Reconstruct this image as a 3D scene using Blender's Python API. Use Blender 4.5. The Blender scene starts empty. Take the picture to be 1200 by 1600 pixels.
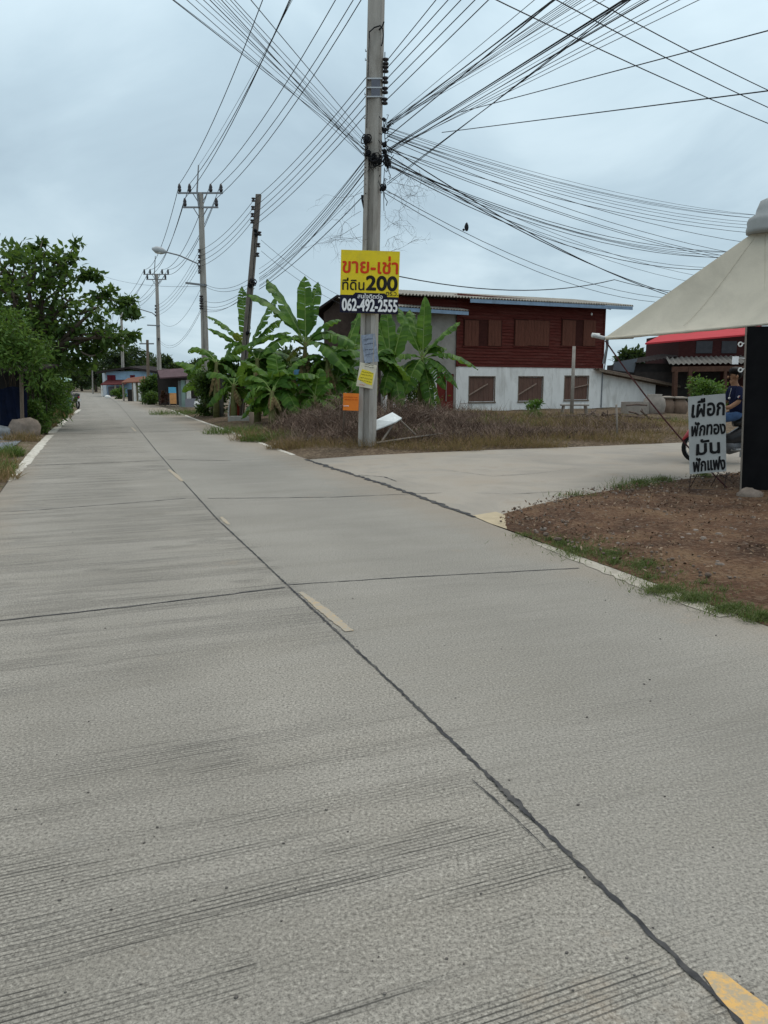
import bpy, math, random
import numpy as np
from mathutils import Vector, Matrix
random.seed(7); np.random.seed(7)
SC = bpy.context.scene; COL = SC.collection
V = Vector

# ------------------------------------------------------------------ camera
CAM_H = 1.45; HORIZON = 600.0; F = 1200.0
PITCH = math.atan((800 - HORIZON) / F)
cd = bpy.data.cameras.new('camera'); cam = bpy.data.objects.new('camera', cd); COL.objects.link(cam)
cam.location = (0, 0, CAM_H); cam.rotation_euler = (math.pi / 2 - PITCH, 0, 0)
cd.sensor_fit = 'HORIZONTAL'; cd.sensor_width = 36; cd.lens = 36 * F / 1200
cd.clip_start = 0.05; cd.clip_end = 3000
SC.camera = cam
SC.render.resolution_x = 768; SC.render.resolution_y = 1024

# ------------------------------------------------------------------ light
SUN_EL, SUN_AZ = math.radians(58), math.radians(215)
w = bpy.data.worlds.new('World'); SC.world = w; w.use_nodes = True
nt = w.node_tree; N = nt.nodes; L = nt.links
for n in list(N): N.remove(n)
out = N.new('ShaderNodeOutputWorld')
sky = N.new('ShaderNodeTexSky'); sky.sky_type = 'NISHITA'; sky.sun_disc = False
sky.sun_elevation = SUN_EL; sky.sun_rotation = SUN_AZ
bg1 = N.new('ShaderNodeBackground'); bg1.inputs[1].default_value = 0.1
L.new(sky.outputs[0], bg1.inputs[0])
tc = N.new('ShaderNodeTexCoord'); sep = N.new('ShaderNodeSeparateXYZ'); L.new(tc.outputs['Generated'], sep.inputs[0])
def mth(op, a, b=None, clamp=False):
    n = N.new('ShaderNodeMath'); n.operation = op; n.use_clamp = clamp
    for i, x in enumerate((a, b)):
        if x is None: continue
        if isinstance(x, (int, float)): n.inputs[i].default_value = x
        else: L.new(x, n.inputs[i])
    return n.outputs[0]
zz = mth('ADD', mth('MAXIMUM', sep.outputs[2], 0.0), 0.22)
cmb = N.new('ShaderNodeCombineXYZ'); L.new(mth('DIVIDE', sep.outputs[0], zz), cmb.inputs[0]); L.new(mth('DIVIDE', sep.outputs[1], zz), cmb.inputs[1])
cmb.inputs[2].default_value = 3.3
nz = N.new('ShaderNodeTexNoise'); nz.inputs['Scale'].default_value = 1.15; nz.inputs['Detail'].default_value = 7; nz.inputs['Roughness'].default_value = 0.52; nz.inputs['Distortion'].default_value = 0.5
L.new(cmb.outputs[0], nz.inputs['Vector'])
cr = N.new('ShaderNodeValToRGB'); L.new(nz.outputs['Fac'], cr.inputs[0])
e = cr.color_ramp.elements
e[0].position = 0.30; e[0].color = (0.375, 0.485, 0.565, 1)
e[1].position = 0.72; e[1].color = (0.64, 0.77, 0.84, 1)
x = e.new(0.47); x.color = (0.455, 0.58, 0.66, 1)
x = e.new(0.58); x.color = (0.545, 0.675, 0.75, 1)
# an overcast sky is about twice as bright overhead as at the horizon
lum = mth('ADD', 1.11, mth('MULTIPLY', mth('POWER', mth('MAXIMUM', sep.outputs[2], 0.0), 1.7), 1.05))
wm = N.new('ShaderNodeMix'); wm.data_type = 'RGBA'; L.new(mth('MULTIPLY', mth('SUBTRACT', sep.outputs[2], 0.42), 2.2, True), wm.inputs[0]); L.new(cr.outputs[0], wm.inputs[6]); wm.inputs[7].default_value = (0.62, 0.635, 0.64, 1)   # sky above the view whitened so the ground light is less cyan
bg2 = N.new('ShaderNodeBackground'); L.new(wm.outputs[2], bg2.inputs[0]); L.new(lum, bg2.inputs[1])
mx = N.new('ShaderNodeMixShader'); mx.inputs[0].default_value = 0.93
L.new(bg1.outputs[0], mx.inputs[1]); L.new(bg2.outputs[0], mx.inputs[2]); L.new(mx.outputs[0], out.inputs[0])
sl = bpy.data.lights.new('sun', 'SUN'); sl.energy = 1.2; sl.angle = math.radians(25); sl.color = (1, 0.96, 0.9)
so = bpy.data.objects.new('sun', sl); COL.objects.link(so)
so.rotation_euler = (math.pi / 2 - SUN_EL, 0, math.pi - SUN_AZ + math.pi)
SC.view_settings.view_transform = 'Standard'; SC.view_settings.look = 'None'; SC.view_settings.exposure = 0.0; SC.view_settings.gamma = 1

# ------------------------------------------------------------------ survey: photo pixel (1200x1600) to a place
cp, sp_ = math.cos(PITCH), math.sin(PITCH)
def ray(px, py):
    u = (800 - py) / F
    return V(((px - 600) / F, cp + u * sp_, -sp_ + u * cp))
def G(px, py, z=0.0):
    d = ray(px, py); t = (z - CAM_H) / d.z
    return V((0, 0, CAM_H)) + d * t
def D(px, py, Y):
    d = ray(px, py)
    return V((0, 0, CAM_H)) + d * (Y / d.y)
def ppm(Y): return F / Y    # pixels per metre near the horizon

# ------------------------------------------------------------------ materials
MATS = {}
def newmat(name):
    m = bpy.data.materials.new(name); m.use_nodes = True
    nt = m.node_tree
    for n in list(nt.nodes): nt.nodes.remove(n)
    o = nt.nodes.new('ShaderNodeOutputMaterial'); b = nt.nodes.new('ShaderNodeBsdfPrincipled')
    nt.links.new(b.outputs[0], o.inputs[0])
    return m, nt, b, o
class NT:
    def __init__(s, nt): s.t = nt
    def n(s, typ, **kw):
        n = s.t.nodes.new(typ)
        for k, v in kw.items():
            if hasattr(n, k): setattr(n, k, v)
            else: n.inputs[k.replace('_', ' ')].default_value = v
        return n
    def l(s, a, b): s.t.links.new(a, b)
    def math(s, op, a, b=None, c=None, clamp=False):
        n = s.t.nodes.new('ShaderNodeMath'); n.operation = op; n.use_clamp = clamp
        for i, x in enumerate((a, b, c)):
            if x is None: continue
            if isinstance(x, (int, float)): n.inputs[i].default_value = x
            else: s.l(x, n.inputs[i])
        return n.outputs[0]
    def noise(s, vec, scale, detail=4, rough=0.55, dist=0.0):
        n = s.n('ShaderNodeTexNoise'); n.inputs['Scale'].default_value = scale; n.inputs['Detail'].default_value = detail
        n.inputs['Roughness'].default_value = rough; n.inputs['Distortion'].default_value = dist
        if vec is not None: s.l(vec, n.inputs['Vector'])
        return n.outputs['Fac']
    def ramp(s, fac, stops):
        r = s.n('ShaderNodeValToRGB'); s.l(fac, r.inputs[0]); e = r.color_ramp.elements
        while len(e) < len(stops): e.new(0.5)
        for el, (p, c) in zip(e, stops):
            el.position = p; el.color = (c, c, c, 1) if isinstance(c, (int, float)) else (*c, 1)
        return r.outputs[0]
    def mix(s, fac, a, b, mode='MIX'):
        n = s.n('ShaderNodeMix'); n.data_type = 'RGBA'; n.blend_type = mode
        for sock, x in ((n.inputs[0], fac), (n.inputs[6], a), (n.inputs[7], b)):
            if isinstance(x, (int, float)): sock.default_value = x
            elif isinstance(x, (tuple, list)): sock.default_value = (*x, 1)
            else: s.l(x, sock)
        return n.outputs[2]
def mat(name, col, var=0.25, scale=6.0, rough=0.85, bump=0.15, dirt=None, dirt_scale=1.5, dirt_amt=0.6, stretch=(1, 1, 1), metal=0.0, fine=60.0, emit=None, spec=0.12):
    if name in MATS: return MATS[name]
    m, nt, b, o = newmat(name); q = NT(nt)
    tcn = q.n('ShaderNodeTexCoord'); mp = q.n('ShaderNodeMapping'); mp.inputs['Scale'].default_value = stretch
    q.l(tcn.outputs['Object'], mp.inputs[0]); vec = mp.outputs[0]
    f1 = q.noise(vec, scale, 6, 0.6); f2 = q.noise(vec, fine, 3, 0.6)
    f = q.math('ADD', q.math('MULTIPLY', f1, 0.7), q.math('MULTIPLY', f2, 0.3))
    c0 = tuple(c * (1 - var) for c in col); c1 = tuple(min(1, c * (1 + var)) for c in col)
    c = q.ramp(f, [(0.32, c0), (0.68, c1)])
    if dirt:
        d = q.ramp(q.noise(vec, dirt_scale, 7, 0.65, 0.6), [(0.48, 0.0), (0.68, dirt_amt)])
        c = q.mix(d, c, dirt)
    q.l(c, b.inputs['Base Color']); b.inputs['Roughness'].default_value = rough; b.inputs['Metallic'].default_value = metal
    b.inputs['Specular IOR Level'].default_value = spec
    if emit: b.inputs['Emission Color'].default_value = (*emit, 1); b.inputs['Emission Strength'].default_value = 1
    if bump:
        bp = q.n('ShaderNodeBump'); bp.inputs['Strength'].default_value = bump; bp.inputs['Distance'].default_value = 0.02
        q.l(f, bp.inputs['Height']); q.l(bp.outputs[0], b.inputs['Normal'])
    MATS[name] = m; return m
def leafmat(name, cols, trans=0.25, rough=0.55, patch=2.0):
    """foliage: every leaf its own tone, light shining through"""
    if name in MATS: return MATS[name]
    m, nt, b, o = newmat(name); q = NT(nt)
    g = q.n('ShaderNodeNewGeometry'); tcn = q.n('ShaderNodeTexCoord')
    f = q.math('ADD', q.math('MULTIPLY', g.outputs['Random Per Island'], 0.65), q.math('MULTIPLY', q.noise(tcn.outputs['Object'], patch, 3), 0.45))
    k = len(cols); c = q.ramp(f, [(0.1 + 0.8 * i / max(1, k - 1), cols[i]) for i in range(k)])
    q.l(c, b.inputs['Base Color']); b.inputs['Roughness'].default_value = rough; b.inputs['Specular IOR Level'].default_value = 0.16
    t = q.n('ShaderNodeBsdfTranslucent'); q.l(q.mix(0.5, c, (0.25, 0.4, 0.05), 'MIX'), t.inputs[0])
    s = q.n('ShaderNodeMixShader'); s.inputs[0].default_value = trans
    q.l(b.outputs[0], s.inputs[1]); q.l(t.outputs[0], s.inputs[2]); q.l(s.outputs[0], o.inputs[0])
    MATS[name] = m; return m

# ------------------------------------------------------------------ mesh helpers
def tag(o, label=None, cat=None, group=None, kind=None):
    if label: o['label'] = label
    if cat: o['category'] = cat
    if group: o['group'] = group
    if kind: o['kind'] = kind
    return o
def thing(name, label, cat, loc=(0, 0, 0), group=None):
    o = bpy.data.objects.new(name, None); COL.objects.link(o); o.location = V(loc); o.empty_display_size = 0.2
    return tag(o, label, cat, group)
def wloc(o):
    p = V((0, 0, 0))
    while o: p += V(o.location); o = o.parent
    return p
class MB:
    def __init__(s, M=None): s.v = []; s.f = []; s.mi = []; s.M = M; s.cur = 0
    def add(s, vs, fs):
        k = len(s.v)
        s.v += [tuple(s.M @ V(p)) if s.M else tuple(p) for p in vs]
        s.f += [tuple(i + k for i in f) for f in fs]; s.mi += [s.cur] * len(fs); return s
    def box(s, x0, x1, y0, y1, z0, z1):
        return s.add([(x0, y0, z0), (x1, y0, z0), (x1, y1, z0), (x0, y1, z0), (x0, y0, z1), (x1, y0, z1), (x1, y1, z1), (x0, y1, z1)],
                     [(0, 3, 2, 1), (4, 5, 6, 7), (0, 1, 5, 4), (1, 2, 6, 5), (2, 3, 7, 6), (3, 0, 4, 7)])
    def beam(s, a, b, w, h, up=(0, 0, 1)):
        a, b = V(a), V(b); t = (b - a).normalized(); sd = t.cross(V(up))
        if sd.length < 1e-4: sd = t.cross(V((0, 1, 0)))
        sd.normalize(); u = sd.cross(t)
        r = []
        for p in (a, b):
            r += [p - sd * w / 2 - u * h / 2, p + sd * w / 2 - u * h / 2, p + sd * w / 2 + u * h / 2, p - sd * w / 2 + u * h / 2]
        return s.add(r, [(0, 3, 2, 1), (4, 5, 6, 7), (0, 1, 5, 4), (1, 2, 6, 5), (2, 3, 7, 6), (3, 0, 4, 7)])
    def tube(s, pts, r, n=6, caps=True):
        pts = [V(p) for p in pts]; rs = r if isinstance(r, (list, tuple)) else [r] * len(pts)
        vs, fs = [], []
        pr = None
        for i, p in enumerate(pts):
            t = (pts[min(i + 1, len(pts) - 1)] - pts[max(i - 1, 0)])
            if t.length < 1e-9: t = V((0, 0, 1))
            t.normalize()
            if pr is None:
                a = V((0, 0, 1)) if abs(t.z) < 0.9 else V((1, 0, 0)); pr = t.cross(a).normalized()
            pr = (pr - t * pr.dot(t)).normalized(); q = t.cross(pr)
            for j in range(n):
                an = 2 * math.pi * j / n
                vs.append(p + (pr * math.cos(an) + q * math.sin(an)) * rs[i])
        for i in range(len(pts) - 1):
            for j in range(n):
                fs.append((i * n + j, i * n + (j + 1) % n, (i + 1) * n + (j + 1) % n, (i + 1) * n + j))
        if caps:
            fs.append(tuple(range(n - 1, -1, -1))); k = (len(pts) - 1) * n; fs.append(tuple(range(k, k + n)))
        return s.add(vs, fs)
    def lathe(s, c, prof, n=12, axis='z'):
        vs, fs = [], []; c = V(c)
        for (r, h) in prof:
            for j in range(n):
                a = 2 * math.pi * j / n
                p = V((r * math.cos(a), r * math.sin(a), h))
                if axis == 'x': p = V((p.z, p.x, p.y))
                if axis == 'y': p = V((p.x, p.z, p.y))
                vs.append(c + p)
        m = len(prof)
        for i in range(m - 1):
            for j in range(n): fs.append((i * n + j, i * n + (j + 1) % n, (i + 1) * n + (j + 1) % n, (i + 1) * n + j))
        fs.append(tuple(range(n - 1, -1, -1))); fs.append(tuple(range((m - 1) * n, m * n)))
        return s.add(vs, fs)
    def ball(s, c, rx, ry, rz, nu=12, nv=8, rough=0.0, seed=0):
        rnd = random.Random(seed); ph = [rnd.uniform(0, 6.28) for _ in range(6)]
        vs, fs = [], []; c = V(c)
        for i in range(nv + 1):
            th = math.pi * i / nv
            for j in range(nu):
                a = 2 * math.pi * j / nu
                d = V((math.sin(th) * math.cos(a), math.sin(th) * math.sin(a), math.cos(th)))
                k = 1 + rough * (math.sin(3 * d.x + ph[0]) * math.sin(2.5 * d.y + ph[1]) + 0.6 * math.sin(6 * d.z + ph[2] + 4 * d.x) * math.sin(5 * d.y + ph[3]) + 0.3 * math.sin(13 * d.x + ph[4]) * math.sin(11 * d.z + ph[5]))
                vs.append(c + V((d.x * rx * k, d.y * ry * k, d.z * rz * k)))
        for i in range(nv):
            for j in range(nu): fs.append((i * nu + j, (i + 1) * nu + j, (i + 1) * nu + (j + 1) % nu, i * nu + (j + 1) % nu))
        return s.add(vs, fs)
    def prism(s, poly, axis_vec):
        n = len(poly); a = [V(p) for p in poly]; b = [p + V(axis_vec) for p in a]
        fs = [tuple(range(n)), tuple(range(2 * n - 1, n - 1, -1))]
        for i in range(n): fs.append((i, i + n, (i + 1) % n + n, (i + 1) % n))
        return s.add(a + b, fs)
    def build(s, name, m, parent=None, smooth=False, origin=None):
        off = wloc(parent) if parent else (V(origin) if origin is not None else V((0, 0, 0)))
        me = bpy.data.meshes.new(name)
        me.from_pydata([(p[0] - off.x, p[1] - off.y, p[2] - off.z) for p in s.v], [], s.f)
        for mm in (m if isinstance(m, (list, tuple)) else [m]): me.materials.append(mm)
        if max(s.mi, default=0) > 0: me.polygons.foreach_set('material_index', s.mi)
        if smooth: me.polygons.foreach_set('use_smooth', [True] * len(me.polygons))
        me.update()
        o = bpy.data.objects.new(name, me); COL.objects.link(o)
        if parent: o.parent = parent
        else: o.location = off
        return o
def np_mesh(name, verts, quads, m, parent=None, origin=None):
    """verts (n,3), quads (k,4) arrays -> one object"""
    off = np.array(wloc(parent) if parent else (origin if origin is not None else (0, 0, 0)))
    verts = np.asarray(verts, dtype=np.float32) - off
    me = bpy.data.meshes.new(name); k = len(quads)
    me.vertices.add(len(verts)); me.vertices.foreach_set('co', verts.astype(np.float32).ravel())
    me.loops.add(k * 4); me.loops.foreach_set('vertex_index', np.asarray(quads, dtype=np.int32).ravel())
    me.polygons.add(k); me.polygons.foreach_set('loop_start', np.arange(k, dtype=np.int32) * 4)
    me.update(calc_edges=True); me.validate()
    me.materials.append(m)
    o = bpy.data.objects.new(name, me); COL.objects.link(o)
    if parent: o.parent = parent
    else: o.location = off
    return o
def norm(a): return a / (np.linalg.norm(a, axis=1, keepdims=True) + 1e-9)
def leaf_arrays(P, length, width, up=0.35, outward=None, droop=0.0):
    """one folded diamond leaf at each point"""
    n = len(P); L_ = length * np.random.uniform(0.6, 1.3, (n, 1)); W_ = width * np.random.uniform(0.7, 1.2, (n, 1))
    d = np.random.normal(size=(n, 3))
    if outward is not None: d += outward * 1.0
    d[:, 2] -= droop; d = norm(d)
    nn = np.random.normal(size=(n, 3)) * 0.8; nn[:, 2] += up * 3; nn = norm(nn)
    s = norm(np.cross(d, nn)); nn = np.cross(s, d)
    a = P; c = P + d * L_; b = P + d * L_ * 0.5 + s * W_ * 0.5 + nn * W_ * 0.15; e = P + d * L_ * 0.5 - s * W_ * 0.5 + nn * W_ * 0.15
    v = np.stack([a, b, c, e], axis=1).reshape(-1, 3)
    return v, np.arange(n * 4).reshape(-1, 4)
def crown_points(clusters, n, sub=7, spread=0.3):
    """clusters: (center, rx, ry, rz). leaves gather in tufts on each cluster, so gaps stay between"""
    vol = np.array([c[1] * c[2] * c[3] for c in clusters]) ** 0.7; vol = vol / vol.sum()
    out_p, out_o = [], []
    for (c, rx, ry, rz), f in zip(clusters, vol):
        k = max(20, int(n * f)); ns = max(4, int(sub * (rx * ry * rz) ** 0.25 * 3))
        d = norm(np.random.normal(size=(ns, 3))); r = np.random.uniform(0.35, 1.0, (ns, 1)) ** 0.6
        S = d * r * np.array([rx, ry, rz])
        w_ = np.random.uniform(0.4, 1.6, ns); idx = np.random.choice(ns, k, p=w_ / w_.sum())
        g = np.random.normal(size=(k, 3)) * spread * np.array([rx, ry, rz * 0.75])
        P = S[idx] + g
        out_p.append(P + np.array(c)); out_o.append(norm(P + 1e-6))
    return np.concatenate(out_p), np.concatenate(out_o)
def tree(name, label, cat, base, clusters, n, leaf, lm, bark, r0=0.12, group=None, fork=0.45, up=0.35, spread=0.3, sub=7, droop=0.0, stems=1):
    base = V(base); t = thing(name, label, cat, base, group)
    b = MB(); cz = np.mean([c[0][2] for c in clusters]); top = V((np.mean([c[0][0] for c in clusters]), np.mean([c[0][1] for c in clusters]), cz))
    fk = base.lerp(top, fork); fk.z = base.z + (cz - base.z) * fork
    if stems == 1: b.tube([base - V((0, 0, .15)), base.lerp(fk, .5) + V((random.uniform(-.1, .1), 0, 0)), fk], [r0 * 1.25, r0, r0 * .85], 8)
    for (c, rx, ry, rz) in clusters:
        c = V(c)
        st = fk if stems == 1 else base + V((random.uniform(-.2, .2), random.uniform(-.2, .2), 0))
        mid = st.lerp(c, 0.5) + V((random.uniform(-.15, .15), random.uniform(-.15, .15), 0.18 * (c - st).length * random.uniform(0.2, 1)))
        rr = r0 * 0.6 if stems == 1 else r0 * .5
        b.tube([st, mid, c], [rr, rr * .6, rr * .25], 6)
        for _ in range(4):
            q = c + V((random.uniform(-rx, rx), random.uniform(-ry, ry), random.uniform(-rz * .6, rz))) * 0.85
            b.tube([mid.lerp(c, random.uniform(.4, 1)), mid.lerp(q, .7) + V((0, 0, .05)), q], [rr * .35, rr * .22, rr * .08], 4)
    b.build('trunk', bark, t, smooth=True)
    P, O = crown_points([(tuple(c[0]), c[1], c[2], c[3]) for c in clusters], n, sub, spread)
    P[:, 2] = np.maximum(P[:, 2], base.z + 0.03)
    v, q = leaf_arrays(P, leaf[0], leaf[1], up, O, droop)
    np_mesh('crown', v, q, lm, t)
    return t

# ------------------------------------------------------------------ shared materials
concrete_pole = mat('pole_concrete', (0.345, 0.325, 0.295), 0.22, 3, 0.9, 0.2, dirt=(0.2, 0.18, 0.155), dirt_scale=1.2, dirt_amt=0.65, stretch=(3, 3, .6))
old_concrete = mat('old_pole_concrete', (0.19, 0.165, 0.145), 0.3, 4, 0.95, 0.25, dirt=(0.06, 0.055, 0.05), dirt_amt=0.8, stretch=(3, 3, .5))
far_concrete = mat('far_pole_concrete', (0.33, 0.31, 0.28), 0.15, 3, 0.9, 0.1)
steel = mat('grey_steel', (0.22, 0.23, 0.24), 0.2, 10, 0.5, 0.05, metal=0.4)
black_ins = mat('black_porcelain', (0.025, 0.02, 0.022), 0.3, 20, 0.35, 0.05, spec=0.5)
cable_black = mat('cable_black', (0.018, 0.019, 0.022), 0.2, 20, 0.6, 0.0)
cable_grey = mat('cable_grey', (0.05, 0.054, 0.06), 0.2, 20, 0.6, 0.0)
bark = mat('bark', (0.085, 0.068, 0.052), 0.4, 9, 0.95, 0.5, stretch=(1, 1, .3))
pale_bark = mat('pale_bark', (0.20, 0.17, 0.14), 0.3, 9, 0.95, 0.4, stretch=(1, 1, .3))
white_paint = mat('white_paint', (0.68, 0.68, 0.65), 0.12, 8, 0.7, 0.05, dirt=(0.3, 0.28, 0.25), dirt_amt=0.5)
old_wood = mat('old_wood', (0.16, 0.125, 0.095), 0.35, 8, 0.9, 0.3, stretch=(1, 1, .2))
grey_wood = mat('grey_wood', (0.23, 0.2, 0.17), 0.3, 8, 0.9, 0.3)
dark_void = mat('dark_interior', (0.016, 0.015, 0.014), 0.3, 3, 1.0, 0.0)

# ================================================================== GROUND
def resample(pts, step):
    pts = [V(p) for p in pts]; o = [pts[0]]
    for a, b in zip(pts, pts[1:]):
        k = max(1, int((b - a).length / step))
        for i in range(1, k + 1): o.append(a.lerp(b, i / k))
    return o
def smooth_line(pts, it=3):
    for _ in range(it):
        q = [pts[0]]
        for a, b in zip(pts, pts[1:]): q += [a.lerp(b, .25), a.lerp(b, .75)]
        pts = q + [pts[-1]]
    return pts
crack_img = [(1150, 1590), (958, 1403), (765, 1215), (612, 1068), (460, 925), (398, 866), (340, 812), (304, 772), (275, 740), (242, 702), (215, 668), (198, 646), (183, 630), (166, 618)]
right_img = [(1200, 981), (1150, 962), (1025, 914), (850, 850), (770, 820), (700, 795), (600, 757), (480, 718), (420, 696), (360, 673), (310, 656), (270, 641), (250, 635), (218, 628), (186, 621), (166, 617), (152, 613)]
left_img = [(12, 752), (41, 715), (57, 697), (74, 680), (88, 666), (104, 652), (114, 646), (122, 640), (124, 633), (124, 625), (124, 618), (124, 613)]
R = [G(*p) for p in right_img]; Lf = [G(*p) for p in left_img]; CK = [G(*p) for p in crack_img]
near = (CK[2] - CK[5]).normalized()      # towards the camera along the road
R = [R[0] + near * 14] + R; Lf = [Lf[0] + near * 22] + Lf
far = V((-0.75, 0.66, 0)).normalized()
R = R + [R[-1] + far * 60]; Lf = Lf + [Lf[-1] + far * 60]
R = smooth_line(R, 2); Lf = smooth_line(Lf, 2)
def at_frac(pl, n):
    ds = [0]
    for a, b in zip(pl, pl[1:]): ds.append(ds[-1] + (b - a).length)
    o = []; j = 0
    for i in range(n):
        t = ds[-1] * i / (n - 1)
        while j < len(pl) - 2 and ds[j + 1] < t: j += 1
        k = (t - ds[j]) / max(1e-6, ds[j + 1] - ds[j]); o.append(pl[j].lerp(pl[j + 1], k))
    return o

# --- concrete road material
ax = V((-near.x, -near.y)); ax.normalize()    # along the road, away
AC0 = CK[2].x * ax.y - CK[2].y * ax.x
def road_material():
    m, nt, b, o = newmat('road_concrete'); q = NT(nt)
    t = q.n('ShaderNodeTexCoord'); s = q.n('ShaderNodeSeparateXYZ'); q.l(t.outputs['Object'], s.inputs[0])
    al = q.math('ADD', q.math('MULTIPLY', s.outputs[0], ax.x), q.math('MULTIPLY', s.outputs[1], ax.y))
    ac = q.math('ADD', q.math('MULTIPLY', s.outputs[0], ax.y), q.math('MULTIPLY', s.outputs[1], -ax.x))
    def vec(a, c, off=0.0):
        n = q.n('ShaderNodeCombineXYZ'); q.l(q.math('MULTIPLY', al, a), n.inputs[0]); q.l(q.math('MULTIPLY', ac, c), n.inputs[1]); n.inputs[2].default_value = off; return n.outputs[0]
    obj = t.outputs['Object']
    big = q.noise(obj, 0.55, 5, 0.6, 0.3); med = q.noise(vec(3.0, 0.8), 1.0, 5, 0.6); fine = q.noise(obj, 90, 4, 0.7); mid = q.noise(obj, 40, 4, 0.7)
    c = q.ramp(big, [(0.3, (0.255, 0.237, 0.204)), (0.52, (0.302, 0.281, 0.243)), (0.72, (0.342, 0.318, 0.276))])
    c = q.mix(q.ramp(med, [(0.42, 0.0), (0.7, 0.4)]), c, (0.225, 0.203, 0.163))
    fine2 = q.noise(obj, 170, 3, 0.7)
    c = q.mix(q.ramp(fine, [(0.36, 0.9), (0.49, 0.0)]), c, (0.11, 0.1, 0.085)); c = q.mix(q.ramp(fine2, [(0.36, 0.8), (0.48, 0.0)]), c, (0.10, 0.095, 0.08))       # dark pores
    c = q.mix(q.ramp(fine, [(0.54, 0.0), (0.66, 0.75)]), c, (0.47, 0.44, 0.38))           # pale sand grains
    c = q.mix(q.ramp(mid, [(0.33, 0.55), (0.43, 0.0)]), c, (0.15, 0.138, 0.118))
    st = q.noise(vec(20.0, 0.45, 3.0), 1.0, 4, 0.7); c = q.mix(q.math('MULTIPLY', q.ramp(st, [(0.53, 0.0), (0.68, 0.5)]), q.ramp(q.noise(vec(1.1, 0.5, 8.0), 1.0, 3), [(0.44, 0.0), (0.6, 1.0)])), c, (0.17, 0.155, 0.13))
    dust = q.ramp(q.math('DIVIDE', q.math('ADD', q.math('ABSOLUTE', q.math('SUBTRACT', ac, AC0)), q.math('MULTIPLY', q.noise(obj, 2.2, 5, .65), 0.9)), 4.0), [(0.60, 0.0), (0.78, 0.5)])
    c = q.mix(dust, c, (0.27, 0.205, 0.14))
    trk = q.ramp(q.math('ABSOLUTE', q.math('SUBTRACT', q.math('ABSOLUTE', q.math('SUBTRACT', ac, AC0)), 1.25)), [(0.25, 0.27), (0.65, 0.0)]); c = q.mix(q.math('MULTIPLY', trk, q.ramp(med, [(.35, .3), (.65, 1.0)])), c, (0.16, 0.15, 0.13))
    c = q.mix(q.ramp(q.math('SUBTRACT', ac, AC0), [(0.0, 0.0), (0.01, 0.16)]), c, (0.25, 0.24, 0.215))      # the right lane was poured separately
    # scattered dark specks and oily blots
    spk = q.noise(obj, 26, 2, 0.5); c = q.mix(q.ramp(spk, [(0.16, 0.5), (0.22, 0.0)]), c, (0.10, 0.1, 0.095))
    oil = q.noise(obj, 1.6, 6, 0.7); c = q.mix(q.ramp(oil, [(0.62, 0.0), (0.75, 0.35)]), c, (0.22, 0.215, 0.2))
    rust = q.noise(vec(1.2, 1.2, 7.0), 1.0, 6, 0.7); c = q.mix(q.ramp(rust, [(0.64, 0.0), (0.78, 0.35)]), c, (0.42, 0.30, 0.19))
    # broom grooves across the road, kept only in worn bands
    wob = q.noise(vec(2.0, 1.3, 2.0), 1.0, 3)
    ph = q.math('ADD', q.math('MULTIPLY', al, 2 * math.pi / 0.0165), q.math('MULTIPLY', wob, 14.0))
    ln = q.ramp(q.math('SINE', ph), [(0.50, 0.0), (0.88, 1.0)])
    ln2 = q.ramp(q.noise(vec(85, 1.1, 4.0), 1.0, 2, 0.5), [(0.53, 0.0), (0.62, 1.0)]); ln = q.math('ADD', q.math('MULTIPLY', ln, q.math('ADD', 0.6, q.math('MULTIPLY', ln2, 0.5))), q.math('MULTIPLY', ln2, 0.4), None, True)
    band = q.math('MAXIMUM', q.math('MULTIPLY', q.ramp(q.noise(vec(4.2, 0.26, 5.0), 1.0, 3, 0.6), [(0.46, 0.0), (0.54, 1.0)]), 0.9), q.ramp(q.noise(vec(3.2, 1.3, 6.0), 1.0, 3, 0.6), [(0.52, 0.0), (0.62, 1.0)]))
    brk = q.ramp(q.noise(vec(60, 7, 1.0), 1.0, 4, 0.7), [(0.33, 0.15), (0.46, 1.0)])
    lane = q.ramp(q.noise(vec(0.45, 0.5, 9.0), 1.0, 2), [(0.36, 0.15), (0.52, 1.0)])
    g = q.math('MULTIPLY', q.math('MULTIPLY', ln, band), q.math('MULTIPLY', brk, lane))
    ck_ = q.ramp(q.math('SUBTRACT', ac, AC0), [(0.0, 1.0), (0.12, 0.3)]); g = q.math('MULTIPLY', g, ck_)
    faint = q.math('MULTIPLY', q.math('MULTIPLY', ln, brk), 0.12)
    g = q.math('MAXIMUM', g, faint)
    c = q.mix(q.math('MULTIPLY', g, 0.95), c, (0.05, 0.047, 0.042))
    q.l(c, b.inputs['Base Color']); b.inputs['Roughness'].default_value = 0.88; b.inputs['Specular IOR Level'].default_value = 0.25
    h = q.math('SUBTRACT', q.math('ADD', q.math('MULTIPLY', fine, 0.35), q.math('MULTIPLY', mid, 0.4)), q.math('MULTIPLY', g, 0.8))
    bp = q.n('ShaderNodeBump'); bp.inputs['Strength'].default_value = 0.7; bp.inputs['Distance'].default_value = 0.005
    q.l(h, bp.inputs['Height']); q.l(bp.outputs[0], b.inputs['Normal'])
    return m
road_m = road_material()
n = 160; ra, la = at_frac(R, n), at_frac(Lf, n); rb = MB()
KA = 10
vs = []
for a, b in zip(la, ra):
    for k in range(KA + 1): vs.append(a.lerp(b, k / KA))
fs = [(i * (KA + 1) + k, i * (KA + 1) + k + 1, (i + 1) * (KA + 1) + k + 1, (i + 1) * (KA + 1) + k) for i in range(n - 1) for k in range(KA)]
rb.add(vs, fs)
for e_ in (la, ra):       # slab edge
    k0 = len(rb.v); rb.add([p for p in e_] + [p - V((0, 0, .12)) for p in e_], [(i, i + 1, n + i + 1, n + i) for i in range(n - 1)])
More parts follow.
